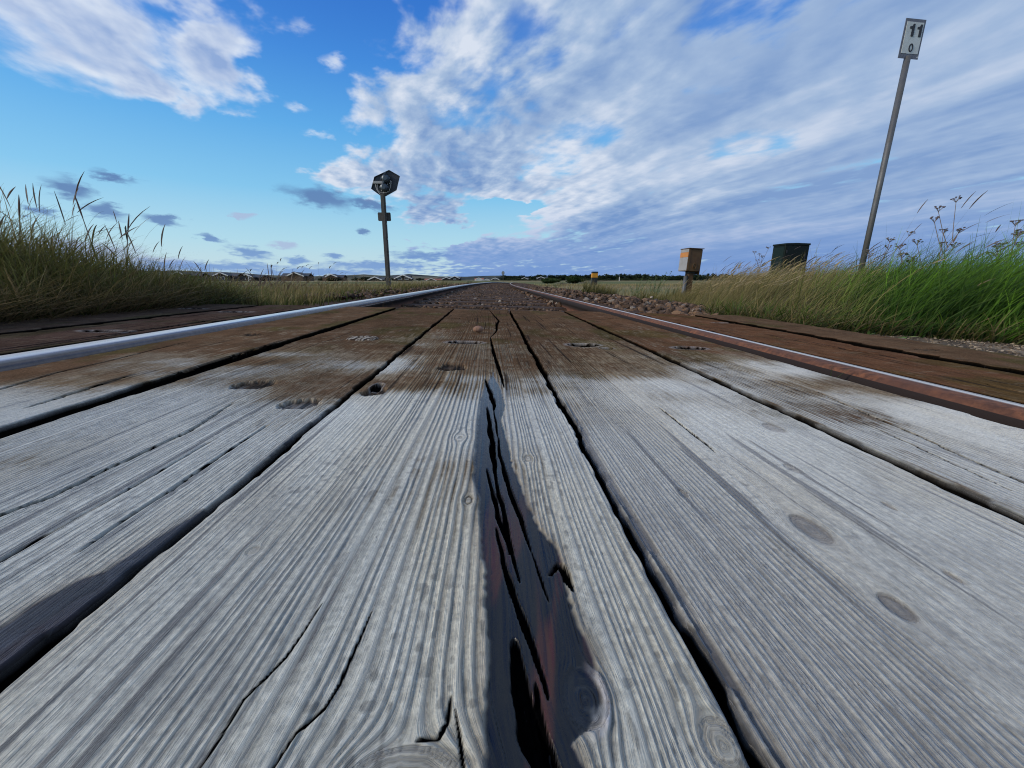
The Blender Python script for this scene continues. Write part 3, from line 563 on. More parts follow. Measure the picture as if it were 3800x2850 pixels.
# --- tall dark bank on the left, beside the outermost plank
G = Grass()
def left_h(x, y):                                                     # tall near the camera, stepping down ahead
    return .22 + .35 * (1 - smooth(1.7, 2.8, y + .25 * (x + 2))) * smooth(1.45, 2.2, -x)
x, y = clumpy(30000, -4.2, -1.52, .9, 3.4, r, 21, 1.6); n = len(x); hh = left_h(x, y) * (.6 + .55 * r.rand(n))
lean = r.randn(n, 2) * .42 + A(.22, -.05); edge = smooth(-1.9, -1.5, x)
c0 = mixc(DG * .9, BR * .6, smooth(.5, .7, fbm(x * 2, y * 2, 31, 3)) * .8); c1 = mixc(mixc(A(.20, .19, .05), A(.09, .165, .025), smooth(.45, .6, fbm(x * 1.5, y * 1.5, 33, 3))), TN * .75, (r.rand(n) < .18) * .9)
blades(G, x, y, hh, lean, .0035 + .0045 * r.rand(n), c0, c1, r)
# straw lying over the plank edge
n = 900; x = -1.60 + .16 * r.rand(n); y = .95 + 1.0 * r.rand(n); blades(G, x, y, .10 + .16 * r.rand(n), r.randn(n, 2) * .6 + A(.8, -.25), .003 + .002 * r.rand(n), np.tile(BR * .7, (n, 1)), np.tile(TN * .8, (n, 1)), r, 1.2)
n = 2500; x = -1.80 + .38 * r.rand(n); y = .8 + 1.6 * r.rand(n); blades(G, x, y, .08 + .22 * r.rand(n), r.randn(n, 2) * .7 + A(.3, -.1), .003 + .003 * r.rand(n), np.tile(DG, (n, 1)), mixc(OL * .6, TN * .6, r.rand(n)), r, 1.5)
# wild stalks with narrow leaves and seed heads against the sky
n = 420; x = -1.75 - 2.6 * r.rand(n); y = 1.35 + 2.4 * r.rand(n); hh = (left_h(x, y) + .0 + .16 * r.rand(n) ** 1.5 * (1 - .7 * smooth(2.3, 2.9, y)))
L = blades(G, x, y, hh, r.randn(n, 2) * .16 + A(.16, 0), np.full(n, .003), np.tile(DG, (n, 1)), np.tile(A(.14, .12, .07), (n, 1)), r)
heads(G, L, .06 + .11 * r.rand(n), .005 + .004 * r.rand(n), np.tile(A(.24, .18, .14), (n, 1)), r, .25)
n = 500; x = -1.7 - 2.2 * r.rand(n); y = 1.3 + 1.5 * r.rand(n); blades(G, x, y, left_h(x, y) * (.85 + .35 * r.rand(n)), r.randn(n, 2) * .35 + A(.15, 0), .004 + .004 * r.rand(n), np.tile(DG, (n, 1)), np.tile(A(.09, .10, .03), (n, 1)), r, 2.4, 6)
G.build('tall_grass', 'tall dark tangled grass bank overhanging the outermost plank beside the shiny left rail', 'grass')
# --- lower strip, green at the foot and tan at the tips
G = Grass()
x, y = clumpy(26000, -9, -1.42, 2.15, 9.5, r, 41, 1.3, 1.3); n = len(x); k = -x > 1.38 + .10 * (y - 2.2) + .25 * (y > 5) + .3 * (r.rand(n) - .5); x, y = x[k], y[k]; n = len(x)
hh = np.maximum(.09 - gz(x, y) + .10 * (fbm(x * .8, y * .8, 44, 2) - .5), .05) * (.62 + .48 * r.rand(n)); tg = smooth(.42, .62, fbm(x * 1.2, y * 1.2, 45, 3))
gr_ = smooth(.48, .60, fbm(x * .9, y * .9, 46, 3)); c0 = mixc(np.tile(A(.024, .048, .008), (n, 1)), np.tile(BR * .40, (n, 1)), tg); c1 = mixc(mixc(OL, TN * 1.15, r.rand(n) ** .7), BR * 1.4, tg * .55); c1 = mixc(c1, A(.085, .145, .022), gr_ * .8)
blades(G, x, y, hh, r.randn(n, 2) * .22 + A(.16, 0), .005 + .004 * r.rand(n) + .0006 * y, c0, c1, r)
n = 1500; x = -1.7 - 6 * r.rand(n); y = 2.4 + 7 * r.rand(n); L = blades(G, x, y, np.maximum(.08 - gz(x, y), .05) + .14 * r.rand(n) ** 1.5, r.randn(n, 2) * .14 + A(.2, 0), np.full(n, .0035), np.tile(OL, (n, 1)), np.tile(TN * .7, (n, 1)), r)
heads(G, L, .04 + .05 * r.rand(n), .006 + .005 * r.rand(n), mixc(TN * .9, A(.16, .12, .09), r.rand(n)), r, .4)
n = 120; x = -2.2 - 3.6 * r.rand(n); y = 4.6 + 1.6 * r.rand(n); L = blades(G, x, y, .45 + .16 * r.rand(n), r.randn(n, 2) * .12 + A(.22, 0), np.full(n, .004), np.tile(OL, (n, 1)), np.tile(A(.16, .12, .08), (n, 1)), r)
heads(G, L, .05 + .05 * r.rand(n), .010 + .006 * r.rand(n), np.tile(A(.17, .13, .11), (n, 1)), r, .9)
# ragged edge growing out of the left ballast
x = -1.4 - 1.2 * r.rand(2600); y = 5 + 9 * r.rand(2600); k = fbm(x * 1.5, y * 1.0, 47, 3) > .5 - .12 * (-x - 1.4); x, y = x[k], y[k]; n = len(x)
blades(G, x, y, .12 + .16 * r.rand(n), r.randn(n, 2) * .25 + A(.2, 0), .007 + .006 * r.rand(n), np.tile(A(.04, .05, .015), (n, 1)), mixc(OL, TN * .8, r.rand(n)), r)
G.build('grass', 'knee-high grass strip with tan seed tips ahead on the left of the track', 'grass')
# --- field grass reaching out to the houses
G = Grass()
def far_patch(n, x0, x1, y0, y1, h, w, seed, keep):
    x = x0 + (x1 - x0) * r.rand(n); y = y0 + (y1 - y0) * r.rand(n) ** 1.6; k = keep(x, y); x, y = x[k], y[k]; n = len(x); tg = smooth(.4, .6, fbm(x * .15, y * .3, seed, 3))
    blades(G, x, y, h * (.7 + .6 * r.rand(n)), r.randn(n, 2) * .2 + A(.2, 0), w * (.7 + .6 * r.rand(n)) * (1 + y * .03), mixc(A(.07, .075, .025), A(.12, .09, .045), tg), mixc(mixc(OL * 1.3, TN * 1.25, tg), TN * 1.45, (r.rand(n) < .6)), r, 1.9, 3)
far_patch(17000, -60, -1.7, 8.5, 70, .25, .010, 51, lambda x, y: (x < -2.3 + cx(y)) & (x > -1.5 * y))
far_patch(15000, 2.0, 60, 8, 70, .26, .010, 53, lambda x, y: (x > 2.5 + cx(y)) & (x < 1.2 * y))
n = 700; x = cx(0) - 2.4 - 1.2 * r.rand(n); y = 10 + 26 * r.rand(n); x = x + cx(y); blades(G, x, y, .25 + .2 * r.rand(n), r.randn(n, 2) * .2 + A(.2, 0), .010 + .01 * r.rand(n), np.tile(A(.05, .055, .02), (n, 1)), np.tile(TN * .8, (n, 1)), r)
G.build('field_grass', 'pale tan meadow grass stretching from the track out to the houses', 'grass')
# --- windblown bank on the right
G = Grass()
def right_edge(y): return np.where(y < 2.15, 1.44 + 1.1 * (1 - smooth(1.25, 1.80, y)), 1.36 + (y - 2.15) * .36)
NB = 92000; x = 1.36 + 4.6 * r.rand(NB) ** 1.25; y = 1.0 + 8.0 * r.rand(NB) ** 1.4; k = (x > right_edge(y) + .10 * (r.rand(NB) - .4)) & (fbm(x * 1.5, y * 1.5, 61, 3) + .4 * (r.rand(NB) - .5) > .36); x, y = x[k], y[k]; n = len(x)
az = x / np.maximum(y, .3); green = smooth(.70, 1.0, az + .40 * (fbm(x * 1.3, y * 1.3, 62, 3) - .5)); din = x - right_edge(y)
hh = .154 + np.interp(az, [.40, .50, .58, .70, .90, 1.1, 1.35, 2.2], [-.030, -.006, .024, .046, .074, .112, .136, .15]) * np.minimum(y, 3.4 + 2.5 * smooth(.75, .5, az)) - gz(x, y)
hh = np.clip(hh, .08, .62) * (.62 + .50 * r.rand(n)) * 1.13 * (.88 + .24 * fbm(x * 3, y * 3, 64, 2)) * (.25 + .75 * smooth(0, .50, din))
lean = r.randn(n, 2) * .24 + A(.62, .05); dead = (r.rand(n) < .30 * (1 - green))
c0 = mixc(A(.030, .048, .012), VD, green); c1 = mixc(mixc(OL * 1.1, TN * .95, r.rand(n) * .8), VG * 1.2 * (.35 + 1.1 * smooth(.35, .68, fbm(x * 2.2, y * 2.2, 63, 3)))[:, None], green); c1 = mixc(c1, TN, dead * .8)
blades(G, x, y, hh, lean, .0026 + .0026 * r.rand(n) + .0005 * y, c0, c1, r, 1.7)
n = 5200; x = 1.5 + 3.8 * r.rand(n); y = .9 + 7.5 * r.rand(n); k = (x > right_edge(y) + .05); x, y = x[k], y[k]; n = len(x); az = x / y; k = r.rand(n) < .05 + .95 * (1 - smooth(.60, .88, az)); x, y = x[k], y[k]; n = len(x)
L = blades(G, x, y, np.clip(.154 + np.interp(x / y, [.40, .50, .58, .70, .9], [-.02, .0, .026, .044, .06]) * np.minimum(y, 5) - gz(x, y), .1, .6) * (.8 + .45 * r.rand(n)), r.randn(n, 2) * .12 + A(.55, .03), np.full(n, .0035), np.tile(OL * .7, (n, 1)), np.tile(TN * .8, (n, 1)), r, 1.7)
heads(G, L, .05 + .07 * r.rand(n), .007 + .006 * r.rand(n), mixc(TN * 1.1, STRAW * 1.1, r.rand(n)), r, .35)
# taller stalks breaking the skyline
n = 700; x = 2.3 + 3.6 * r.rand(n); y = 2.0 + 3.8 * r.rand(n); k = (x / y > .5) & (x / y < 1.6); x, y = x[k], y[k]; n = len(x)
L = blades(G, x, y, .60 + .34 * r.rand(n) ** 1.5, r.randn(n, 2) * .14 + A(.60, 0), np.full(n, .0032), np.tile(OL * .6, (n, 1)), np.tile(A(.16, .13, .10), (n, 1)), r, 1.6, 6)
heads(G, L, .07 + .10 * r.rand(n), .006 + .006 * r.rand(n), mixc(A(.24, .17, .12), A(.13, .095, .085), r.rand(n)), r, .2)
n = 120; x = 3.0 + 2.6 * r.rand(n); y = 2.0 + 2.6 * r.rand(n); blades(G, x, y, .50 + .22 * r.rand(n), r.randn(n, 2) * .1 + A(.75, 0), .012 + .008 * r.rand(n), np.tile(VD, (n, 1)), np.tile(A(.04, .07, .03), (n, 1)), r, 1.6, 6)
# short fringe and dead straw along the gravel
n = 3000; y = 1.1 + 1.6 * r.rand(n); x = right_edge(y) - .06 + .25 * r.rand(n); blades(G, x, y, .04 + .14 * r.rand(n), r.randn(n, 2) * .6 + A(.3, -.1), .003 + .003 * r.rand(n), mixc(DG * 1.2, BR * .5, r.rand(n)), mixc(VG * .7, TN * .75, (r.rand(n) < .45)), r, 1.5)
# round tuft and loose growth along the far edge of the ballast
for (tx, ty, m_, rad, hh_) in ((2.05, 7.6, 700, .32, .30), (2.6, 8.6, 500, .4, .25), (2.4, 5.6, 500, .3, .26), (3.0, 7.0, 700, .5, .28), (2.7, 11.5, 350, .5, .25), (3.2, 6.6, 700, .5, .30), (2.9, 6.2, 500, .4, .26), (3.6, 6.5, 500, .4, .34)):
    a = r.rand(m_) * 2 * PI; q = rad * np.sqrt(r.rand(m_)); x = tx + q * np.cos(a); y = ty + q * np.sin(a)
    blades(G, x, y, hh_ * (.6 + .6 * r.rand(m_)), r.randn(m_, 2) * .25 + A(.25, 0), .007 + .005 * r.rand(m_), np.tile(A(.03, .045, .012), (m_, 1)), mixc(OL, TN * .9, r.rand(m_)), r)
G.build('windblown_grass', 'windblown grass bank leaning right, tan seed heads turning to vivid green', 'grass')
def tuft(label, x0, y0, z0, n, rad, h, c0, c1, cat='grass tuft', w=.0035):
    G = Grass(); a = r.rand(n) * 2 * PI; q = rad * np.sqrt(r.rand(n)); blades(G, x0 + q * np.cos(a), y0 + q * np.sin(a), h * (.5 + .6 * r.rand(n)), r.randn(n, 2) * .35, np.full(n, w), np.tile(c0, (n, 1)), mixc(c0, c1, .5 + .5 * r.rand(n)), r, 1.7, 5, np.full(n, z0))
    o = G.build('grass_tuft', None, None); return tag(o, label, cat, 'small tufts sprouting at the rails')
tuft('brownish grass tuft growing against the left rail just past the deck end', -.57, 2.36, -.13, 70, .07, .17, A(.05, .05, .015), A(.22, .13, .05))
tuft('single green blade poking up between plank and rusty right rail', .655, .70, -.06, 2, .004, .085, A(.10, .14, .03), A(.16, .18, .05), 'grass blade', .005)

# ------------------------------------------------------------------ single plants
def stalk_plant(name, label, cat, group, x, y, h, lean, nb, seed, headcol, stemcol):
    """dry umbel: forked stem, flat clusters of seed"""
    rr = np.random.RandomState(seed); z0 = float(gz(x, y)); root = empty(name, (x, y, z0), label, cat, group)
    def bend(t): return Vector((lean * h * t ** 1.6, 0, h * t * (1 - .15 * t)))
    st = MB(); st.tube([bend(t) for t in np.linspace(0, .92, 8)], [.006 - .003 * t for t in np.linspace(0, 1, 8)], 6)
    tips = [bend(.92)]
    for b in range(nb):
        t = .45 + .45 * b / nb; p = bend(t); a = rr.rand() * 2 * PI; ln = h * (.16 + .22 * rr.rand())
        q = p + Vector((math.cos(a) * ln * .5 + lean * ln * .5, math.sin(a) * ln * .4, ln * .9)); st.tube([p, p.lerp(q, .5) + Vector((0, 0, -.012)), q], [.0032, .0026, .002], 5); tips.append(q)
    hd = []
    for p in tips:
        m = MB(); k = rr.randint(7, 12); m.ball(p, .004, 6, 4)
        for i in range(k):
            a = rr.rand() * 2 * PI; q = p + Vector((math.cos(a) * .035 * rr.rand() ** .5 * 1.2, math.sin(a) * .035 * rr.rand() ** .5, .022 + .022 * rr.rand())); st.tube([p, q], [.0016, .0012], 4, False); m.ball(q, (.0075 + .004 * rr.rand(), .0075, .005), 6, 4)
        hd.append(m)
    st.build('stem', stemcol, root)
    for m in hd: m.build('dry_blossom', headcol, root)
    return root
M_DRYSTEM = paint('dry_stem', (.16, .13, .11), .8, 0, .2, 40.); M_DRYHEAD = paint('dry_seed_head', (.11, .085, .09), .85, 0, .3, 60.)
gu = 'dry flower stalks along the skyline of the right grass bank'
stalk_plant('umbel_plant', 'tallest dry umbel stalk with spreading heads, right of the number sign', 'plant', gu, 3.62, 3.25, 1.02, .28, 7, 1, M_DRYHEAD, M_DRYSTEM)
stalk_plant('umbel_plant', 'dark clustered umbel stalk rising from vivid green grass near the picture edge', 'plant', gu, 4.05, 3.1, .84, .25, 9, 2, M_DRYHEAD, M_DRYSTEM)
stalk_plant('umbel_plant', 'thin pale umbel stalk just right of the sign pole', 'plant', gu, 3.78, 3.9, .90, .22, 4, 3, M_DRYSTEM, M_DRYSTEM)
stalk_plant('umbel_plant', 'thin umbel stalk standing behind the right corner of the dark green cabinet', 'plant', gu, 5.3, 7.1, 1.08, .12, 6, 4, M_DRYSTEM, M_DRYSTEM)
stalk_plant('umbel_plant', 'small umbel stalk showing over the middle of the dark green cabinet', 'plant', gu, 4.95, 7.3, 1.0, .05, 4, 5, M_DRYSTEM, M_DRYSTEM)
stalk_plant('umbel_plant', 'low dark umbel stalk in the grass between sign pole and tallest stalk', 'plant', gu, 3.45, 3.3, .72, .2, 5, 6, M_DRYHEAD, M_DRYSTEM)
def leaf_rib(G, base, dirv, ln, w, c0, c1, droop, K=6):
    t = np.linspace(0, 1, K); Pq = np.array(base)[None] + np.array(dirv)[None] * (ln * t)[:, None] + np.array((0, 0, -droop))[None] * (ln * t ** 2)[:, None]
    s = np.cross(np.array(dirv), (0, 0, 1)); s = s / (np.linalg.norm(s) + 1e-6) if np.linalg.norm(s) > .05 else np.array((1., 0, 0))
    G.add(*ribbons(Pq[None], s[None], (w * np.sin(PI * np.clip(t * .88 + .1, 0, 1)) ** .7)[None], mixc(c0[None], c1[None], t)[None]))
def leafy(label, x, y, h, n, seed, c0, c1, cat='weed', group=None, name='leafy_weed', spread=.5, w=.02):
    rr = np.random.RandomState(seed); z0 = float(gz(x, y)) - .02; root = empty(name, (x, y, z0), label, cat, group); st = MB(); G = Grass()
    for q in range(n):
        a = rr.rand() * 2 * PI; tip = Vector((math.cos(a) * spread * h * rr.rand() + .12 * h, math.sin(a) * spread * h * rr.rand(), h * (.6 + .45 * rr.rand())))
        st.tube([(0, 0, 0), tip * .5 + Vector((0, 0, .03)), tip], [.005, .004, .002], 5)
        for k in range(16):
            t = .25 + .75 * k / 15; p = tip * t; b = rr.rand() * 2 * PI; d = np.array((math.cos(b) * .8, math.sin(b) * .8, .5)); leaf_rib(G, p[:], d, h * .22 * (1.1 - .5 * t), w, c0 * (.7 + .6 * rr.rand()), c1 * (.7 + .6 * rr.rand()), .4, 5)
    st.build('stem', M_STEM, root); np_mesh('foliage', np.concatenate(G.V), np.concatenate(G.F), M_LEAF, root, np.concatenate(G.c)); return root
M_STEM = paint('green_stem', (.09, .13, .04), .7, 0, .2, 40.)
gw = 'light green weeds along the ballast edge'; LG0, LG1 = A(.07, .12, .03), A(.20, .28, .08)
leafy('light green feathery weed left of the tan relay box, tallest of the weeds', 3.55, 8.6, .62, 6, 1, LG0, LG1, group=gw, w=.03)
leafy('light green weed halfway between the yellow-banded post and the tan relay box', 3.25, 8.9, .58, 5, 2, LG0, LG1, group=gw, w=.03)
leafy('light green weed close against the left side of the tan relay box post', 3.35, 7.3, .40, 6, 3, LG0, LG1, group=gw, w=.025)
leafy('low green weed on the track side of the yellow-banded post', 3.0, 19, .50, 7, 4, A(.05, .085, .02), A(.13, .19, .05), group=gw, w=.05, spread=1.2)
def shoot(label, x, y, specs, seed, name='young_plant'):
    root = empty(name, (x, y, float(gz(x, y))), label, 'plant', 'small broad-leaved plants at the gravel edge')
    for (az, el, ln, w, droop, c) in specs:
        G = Grass(); d = np.array((math.sin(az) * math.cos(el), -math.cos(az) * math.cos(el), math.sin(el))); leaf_rib(G, (0, 0, 0), d, ln, w, A(*c) * .8, A(*c), droop, 8); np_mesh('leaf', G.V[0], G.F[0], M_LEAF, root, G.c[0])
    return root
shoot('young plant with one upright pointed leaf at the gravel edge', 1.74, 1.55, [(.6, 1.4, .10, .013, .05, (.15, .22, .03)), (-1.0, .5, .07, .016, .6, (.14, .24, .05)), (1.1, .45, .05, .020, .3, (.34, .38, .14)), (-1.5, .2, .05, .014, .3, (.12, .22, .05))], 1)
shoot('low plant with round pale green leaves at the right picture edge', 2.02, 1.60, [(-.4, .9, .06, .055, .5, (.11, .23, .04)), (1.2, .7, .055, .05, .5, (.12, .25, .05)), (.4, .3, .06, .05, .4, (.10, .20, .04))], 2)
shoot('tiny sprig with two small leaves left of the upright leaf', 1.62, 1.60, [(-.8, 1.0, .05, .010, .3, (.12, .2, .05)), (.9, .9, .04, .016, .4, (.16, .26, .08))], 3)
def reed(label, x, y, h, lean, seed):
    rr = np.random.RandomState(seed); root = empty('reed', (x, y, float(gz(x, y))), label, 'reed', 'tall reed stalks against the sky on the left bank')
    f = lambda t: Vector((lean * h * t ** 1.8, 0, h * t)); MB().tube([f(t) for t in np.linspace(0, .86, 7)], [.004 - .002 * t for t in np.linspace(0, 1, 7)], 5).build('stem', M_DRYSTEM, root)
    G = Grass(); d = (f(.86) - f(.75)).normalized()
    for a in np.linspace(0, PI, 4)[:3]:
        t = np.linspace(0, 1, 7); Q = np.array(f(.84)[:])[None] + np.array(d[:])[None] * (h * .22 * t)[:, None]; G.add(*ribbons(Q[None], np.array([[math.cos(a), math.sin(a), 0]]), (.0085 * np.sin(PI * np.clip(t * .9 + .06, 0, 1)) ** .8)[None], np.tile(A(.21, .16, .14), (1, 7, 1)) * (.8 + .4 * rr.rand(1, 7, 1))))
    np_mesh('seed_head', np.concatenate(G.V), np.concatenate(G.F), M_GRASS, root, np.concatenate(G.c))
    for q in range(4):
        G = Grass(); t = .35 + .14 * q; a = rr.rand() * 2 * PI; leaf_rib(G, f(t)[:], np.array((math.cos(a) * .55 + .1, math.sin(a) * .3, .85)), h * .34, .008, A(.025, .04, .012), A(.08, .085, .04), .35, 7); np_mesh('leaf', G.V[0], G.F[0], M_GRASS, root, G.c[0])
for a in (('reed at the far left picture edge, tallest of the reeds', -2.32, 1.86, .64, .10, 1), ('forked-looking reed second from the left picture edge', -2.38, 2.05, .62, .05, 2), ('reed leaning right above the middle of the dark bank', -2.42, 2.22, .56, .18, 3),
          ('reed standing straight above the right end of the dark bank', -2.20, 2.42, .60, -.06, 4), ('curved reed just right of the straight reed', -2.14, 2.48, .53, .20, 5), ('slim lone reed in front of the far houses, right of the dark bank', -2.55, 3.7, .46, .03, 6), ('low bent reed between the dark bank and the lone reed', -2.6, 3.3, .42, .35, 7)): reed(*a)

# ------------------------------------------------------------------ signs, signal, boxes
# kilometre sign
s = empty('kilometre_sign', (4.0, 4.2, float(gz(4.0, 4.2))), 'white plate reading 11 over 0 on a tall slim grey pole in the grass', 'sign'); s.rotation_euler = (0, R(-.1), R(5)); zb = s.location.z
MB().tube([(0, 0, -.1), (0, 0, 2.215 - zb)], .026, 14).build('pole', M_GALV, s, 0, True)
zc = 2.352 - zb; w2, h2 = .1105, .158
pl = MB(); hx, hzv = .088, -.141
pl.prism([(-w2, zc - h2), (w2, zc - h2), (w2, zc + h2), (-w2, zc + h2)], -.006, -.003); plate = pl.build('plate', M_SIGNEDGE, s, .0008)
MB().prism([(-w2 + .020, zc - h2 + .040), (w2 - .018, zc - h2 + .040), (w2 - .018, zc + h2 - .026), (-w2 + .020, zc + h2 - .026)], -.0085, -.006).build('white_panel', M_SIGNWHITE, s, .0005)
def one(x, z, w, h):
    MB().prism([(x + w * .48, z), (x + w, z), (x + w, z + h), (x + w * .62, z + h), (x + w * .50, z + h * .86), (x + w * .25, z + h * .79), (x, z + h * .78), (x, z + h * .62), (x + w * .48, z + h * .62)], -.0115, -.0085).build('digit', M_DIGIT, s)
one(-.052, zc + .018, .050, .098); one(.030, zc + .018, .050, .098)
k = 40; O = []; I = []
for i in range(k):
    a = 2 * PI * i / k; O.append((.003 + .024 * math.cos(a), zc - .071 + .034 * math.sin(a))); I.append((.003 + .0125 * math.cos(a), zc - .071 + .023 * math.sin(a)))
m = MB(); v = [(x, -.0115, z) for x, z in O] + [(x, -.0115, z) for x, z in I] + [(x, -.0085, z) for x, z in O] + [(x, -.0085, z) for x, z in I]
m.add(v, [(i, (i + 1) % k, k + (i + 1) % k, k + i) for i in range(k)] + [(i, 2 * k + i, 2 * k + (i + 1) % k, (i + 1) % k) for i in range(k)] + [(k + i, k + (i + 1) % k, 3 * k + (i + 1) % k, 3 * k + i) for i in range(k)]); m.build('digit', M_DIGIT, s)
MB().disc(w2 - .012, zc - h2 + .018, -.0068, -.006, .006, 14).build('bolt', M_WHITE, s)
MB().box(-.03, .03, -.003, .0, zc - h2 + .006, zc - h2 + .036).build('clamp', M_GALV, s)

# crossing signal seen from behind
s = empty('crossing_signal', (-3.16, 12.7, float(gz(-3.16, 12.7))), 'hexagonal dark signal head with two round lamps on a tall grey steel post', 'signal'); ox, oz = s.location.x, s.location.z
pb = MB(); H0, H1 = -.2, 2.60 - oz; sh = lambda z: .014 * z - .02
def strip(x0, x1, y0, y1, z0, z1):
    pb.add([(x + sh(z), y, z) for z in (z0, z1) for x, y in ((x0, y0), (x1, y0), (x1, y1), (x0, y1))], [(3, 2, 1, 0), (4, 5, 6, 7), (0, 1, 5, 4), (1, 2, 6, 5), (2, 3, 7, 6), (3, 0, 4, 7)])
strip(-.048, .034, -.05, .05, H0, H1); strip(-.066, -.0485, -.035, .06, H0, H1)
zz = [H0] + [v - oz for v in (.55, .95, 1.36, 1.78)]
for i, v in enumerate(zz):
    z1 = zz[i + 1] - .022 if i + 1 < len(zz) else H1
    strip(.0345, .066, -.035, .03, v + (.022 if i else 0), z1)
    if i: strip(.0345, .046, -.035, .03, v - .022, v + .022); strip(.0625, .066, -.035, .03, v - .022, v + .022)
pb.build('post', M_POSTGREY, s, .003)
hexp = [(x - ox, z - oz) for x, z in ((-3.205, 2.552), (-3.075, 2.552), (-2.745, 2.722), (-2.622, 3.095), (-2.912, 3.250), (-3.350, 3.064), (-3.472, 2.742))]
hb = MB(); hb.prism(hexp, .06, .075)
for i in range(len(hexp)):                                            # folded rim
    a, b = hexp[i], hexp[(i + 1) % len(hexp)]; cxm = sum(p[0] for p in hexp) / 7; czm = sum(p[1] for p in hexp) / 7
    q = lambda p, f: (p[0] + (cxm - p[0]) * f, p[1] + (czm - p[1]) * f); hb.prism([a, b, q(b, .03), q(a, .03)], .02, .0595)
hb.build('backboard', M_BOARD, s)
for (lx, lz, big) in ((-3.008, 3.012, .158), (-3.068, 2.775, .152)):
    x, z = lx - ox, lz - oz; lm = MB(); lm.disc(x, z, .050, .0595, big, 30); L_ = lm.build('lamp', M_BLACK, s)
    MB().tube([(x - .01, .05, z), (x - .01, -.02, z), (x - .01, -.07, z), (x - .01, -.10, z)], [.118, .116, .10, .055], 26).build('lamp_housing', M_LAMP, L_, 0, False)
    for q in ((x - .035, x + .02, -.105, -.03, z + .105, z + .15), (x - .14, x - .115, -.06, .0, z - .03, z + .03), (x + .095, x + .12, -.06, .0, z - .03, z + .03)): MB().box(*q).build('bracket', M_LAMP, L_, .004)
    for a in (PI * 1.18, PI * 1.36, PI * 1.54, PI * 1.70, PI * 1.86): MB().disc(x + (big - .022) * math.cos(a), z + (big - .022) * math.sin(a), .044, .0495, .016, 8).build('reflector', M_WHITE, L_)
def P2(px, pz, y=-.02): return (px - ox, y, pz - oz)
MB().box(-3.375 - ox, -3.10 - ox, -.05, .045, 2.868 - oz, 2.935 - oz).build('junction_box', M_CABLE, s, .006)
for pts in ([P2(-3.325, 2.868), P2(-3.32, 2.80), P2(-3.29, 2.70), P2(-3.20, 2.58), P2(-3.15, 2.51)], [P2(-3.27, 2.868), P2(-3.28, 2.76), P2(-3.25, 2.66), P2(-3.12, 2.62), P2(-2.95, 2.66), P2(-2.90, 2.78), P2(-2.87, 2.90), P2(-2.89, 2.96)]):
    MB().tube(pts, .010, 8).build('cable', M_CABLE, s, 0, True)
pz = 1.99 - oz; MB().prism([(-.19 + .02, pz - .12), (.17, pz - .12), (.19, pz - .10), (.19, pz + .10), (.17, pz + .12), (-.17, pz + .12), (-.19, pz + .10), (-.19, pz - .10)], .062, .068).build('small_plate', M_POSTGREY, s)

# relay box on a post
s = empty('relay_box', (3.49, 7.05, float(gz(3.49, 7.05))), 'tan weathered steel box with an orange and silver side on a short post', 'relay box'); s.rotation_euler = (0, R(2.0), R(5)); oz = s.location.z
z0, z1 = .305 - oz, .676 - oz
bd = MB().box(-.125, .125, -.13, .13, z0, z1).build('body', M_TAN, s, .006)
MB().box(-.135, .145, -.15, .135, z1 + .0005, z1 + .012).build('lid', M_TAN, s, .003)
MB().box(.1255, .134, -.12, .12, z0 - .05, z1 - .01).build('rear_flange', M_TAN, s)
MB().box(-.118, -.085, -.134, -.1305, z0 + .01, z1 - .01).build('front_edge', M_TAN, bd)
MB().box(-.1285, -.1255, -.127, .127, z0 + .235, z0 + .315).build('orange_band', M_ORANGE, s)
MB().box(-.1285, -.1255, -.127, .127, z0 + .012, z0 + .233).build('silver_panel', M_SILVER, s)
MB().box(-.1285, -.1255, -.127, .127, z0 + .317, z1 - .004).build('pale_top_panel', M_SILVER, s)
m = MB(); m.tube([(.012 + .030 * math.cos(a), -.136, z0 + .085 + .050 * math.sin(a)) for a in np.linspace(0, 2 * PI, 22)], .006, 6); m.disc(.012, z0 + .08, -.1345, -.1305, .022, 16, .036); m.build('lock_cover', M_TAN, s, 0, True)
MB().box(-.02, .075, -.05, .05, -.1, z0 - .028).build('post', M_TAN, s, .006)
MB().box(-.015, .085, -.07, .08, z0 - .027, z0 - .0005).build('bracket', M_BLACK, s)
MB().tube([(-.062, -.03, -.05), (-.062, -.03, z0 - .075)], .032, 10).build('conduit', M_GALV, s, 0, True)
MB().tube([(-.062, -.03, z0 - .074), (-.062, -.03, z0 - .0005)], .014, 10).build('cable_gland', M_BLACK, s, 0, True)

# dark green cabinet
s = empty('cabinet', (4.98, 6.72, float(gz(4.98, 6.72))), 'dark green metal cabinet half hidden behind windblown grass', 'cabinet'); s.rotation_euler = (0, 0, R(3)); oz = s.location.z
zt = .745 - oz; body = MB().box(-.12, .31, -.14, .14, -.05, zt - .03).build('body', M_GREENBOX, s, .008)
MB().prism([(-.128, zt - .0295), (.318, zt - .0295), (.318, zt), (.07, zt + .006), (-.128, zt)], -.148, .148).build('roof', M_GREENBOX, s, .004)
MB().box(-.122, -.1205, -.115, .115, .10, zt - .06).build('lit_side', M_GREENLIT, s)  # thin sheet giving the left face its lit tone by colour
dr_ = MB().box(-.10, .29, -.1435, -.1405, .08, zt - .06).build('door', M_GREENBOX, s, .002); MB().box(.235, .255, -.152, -.1436, zt - .26, zt - .16).build('handle', M_BLACK, dr_, .002)
for hz_ in (.16, zt - .16): MB().box(-.104, -.080, -.149, -.1436, hz_, hz_ + .05).build('hinge', M_BLACK, dr_, .002)

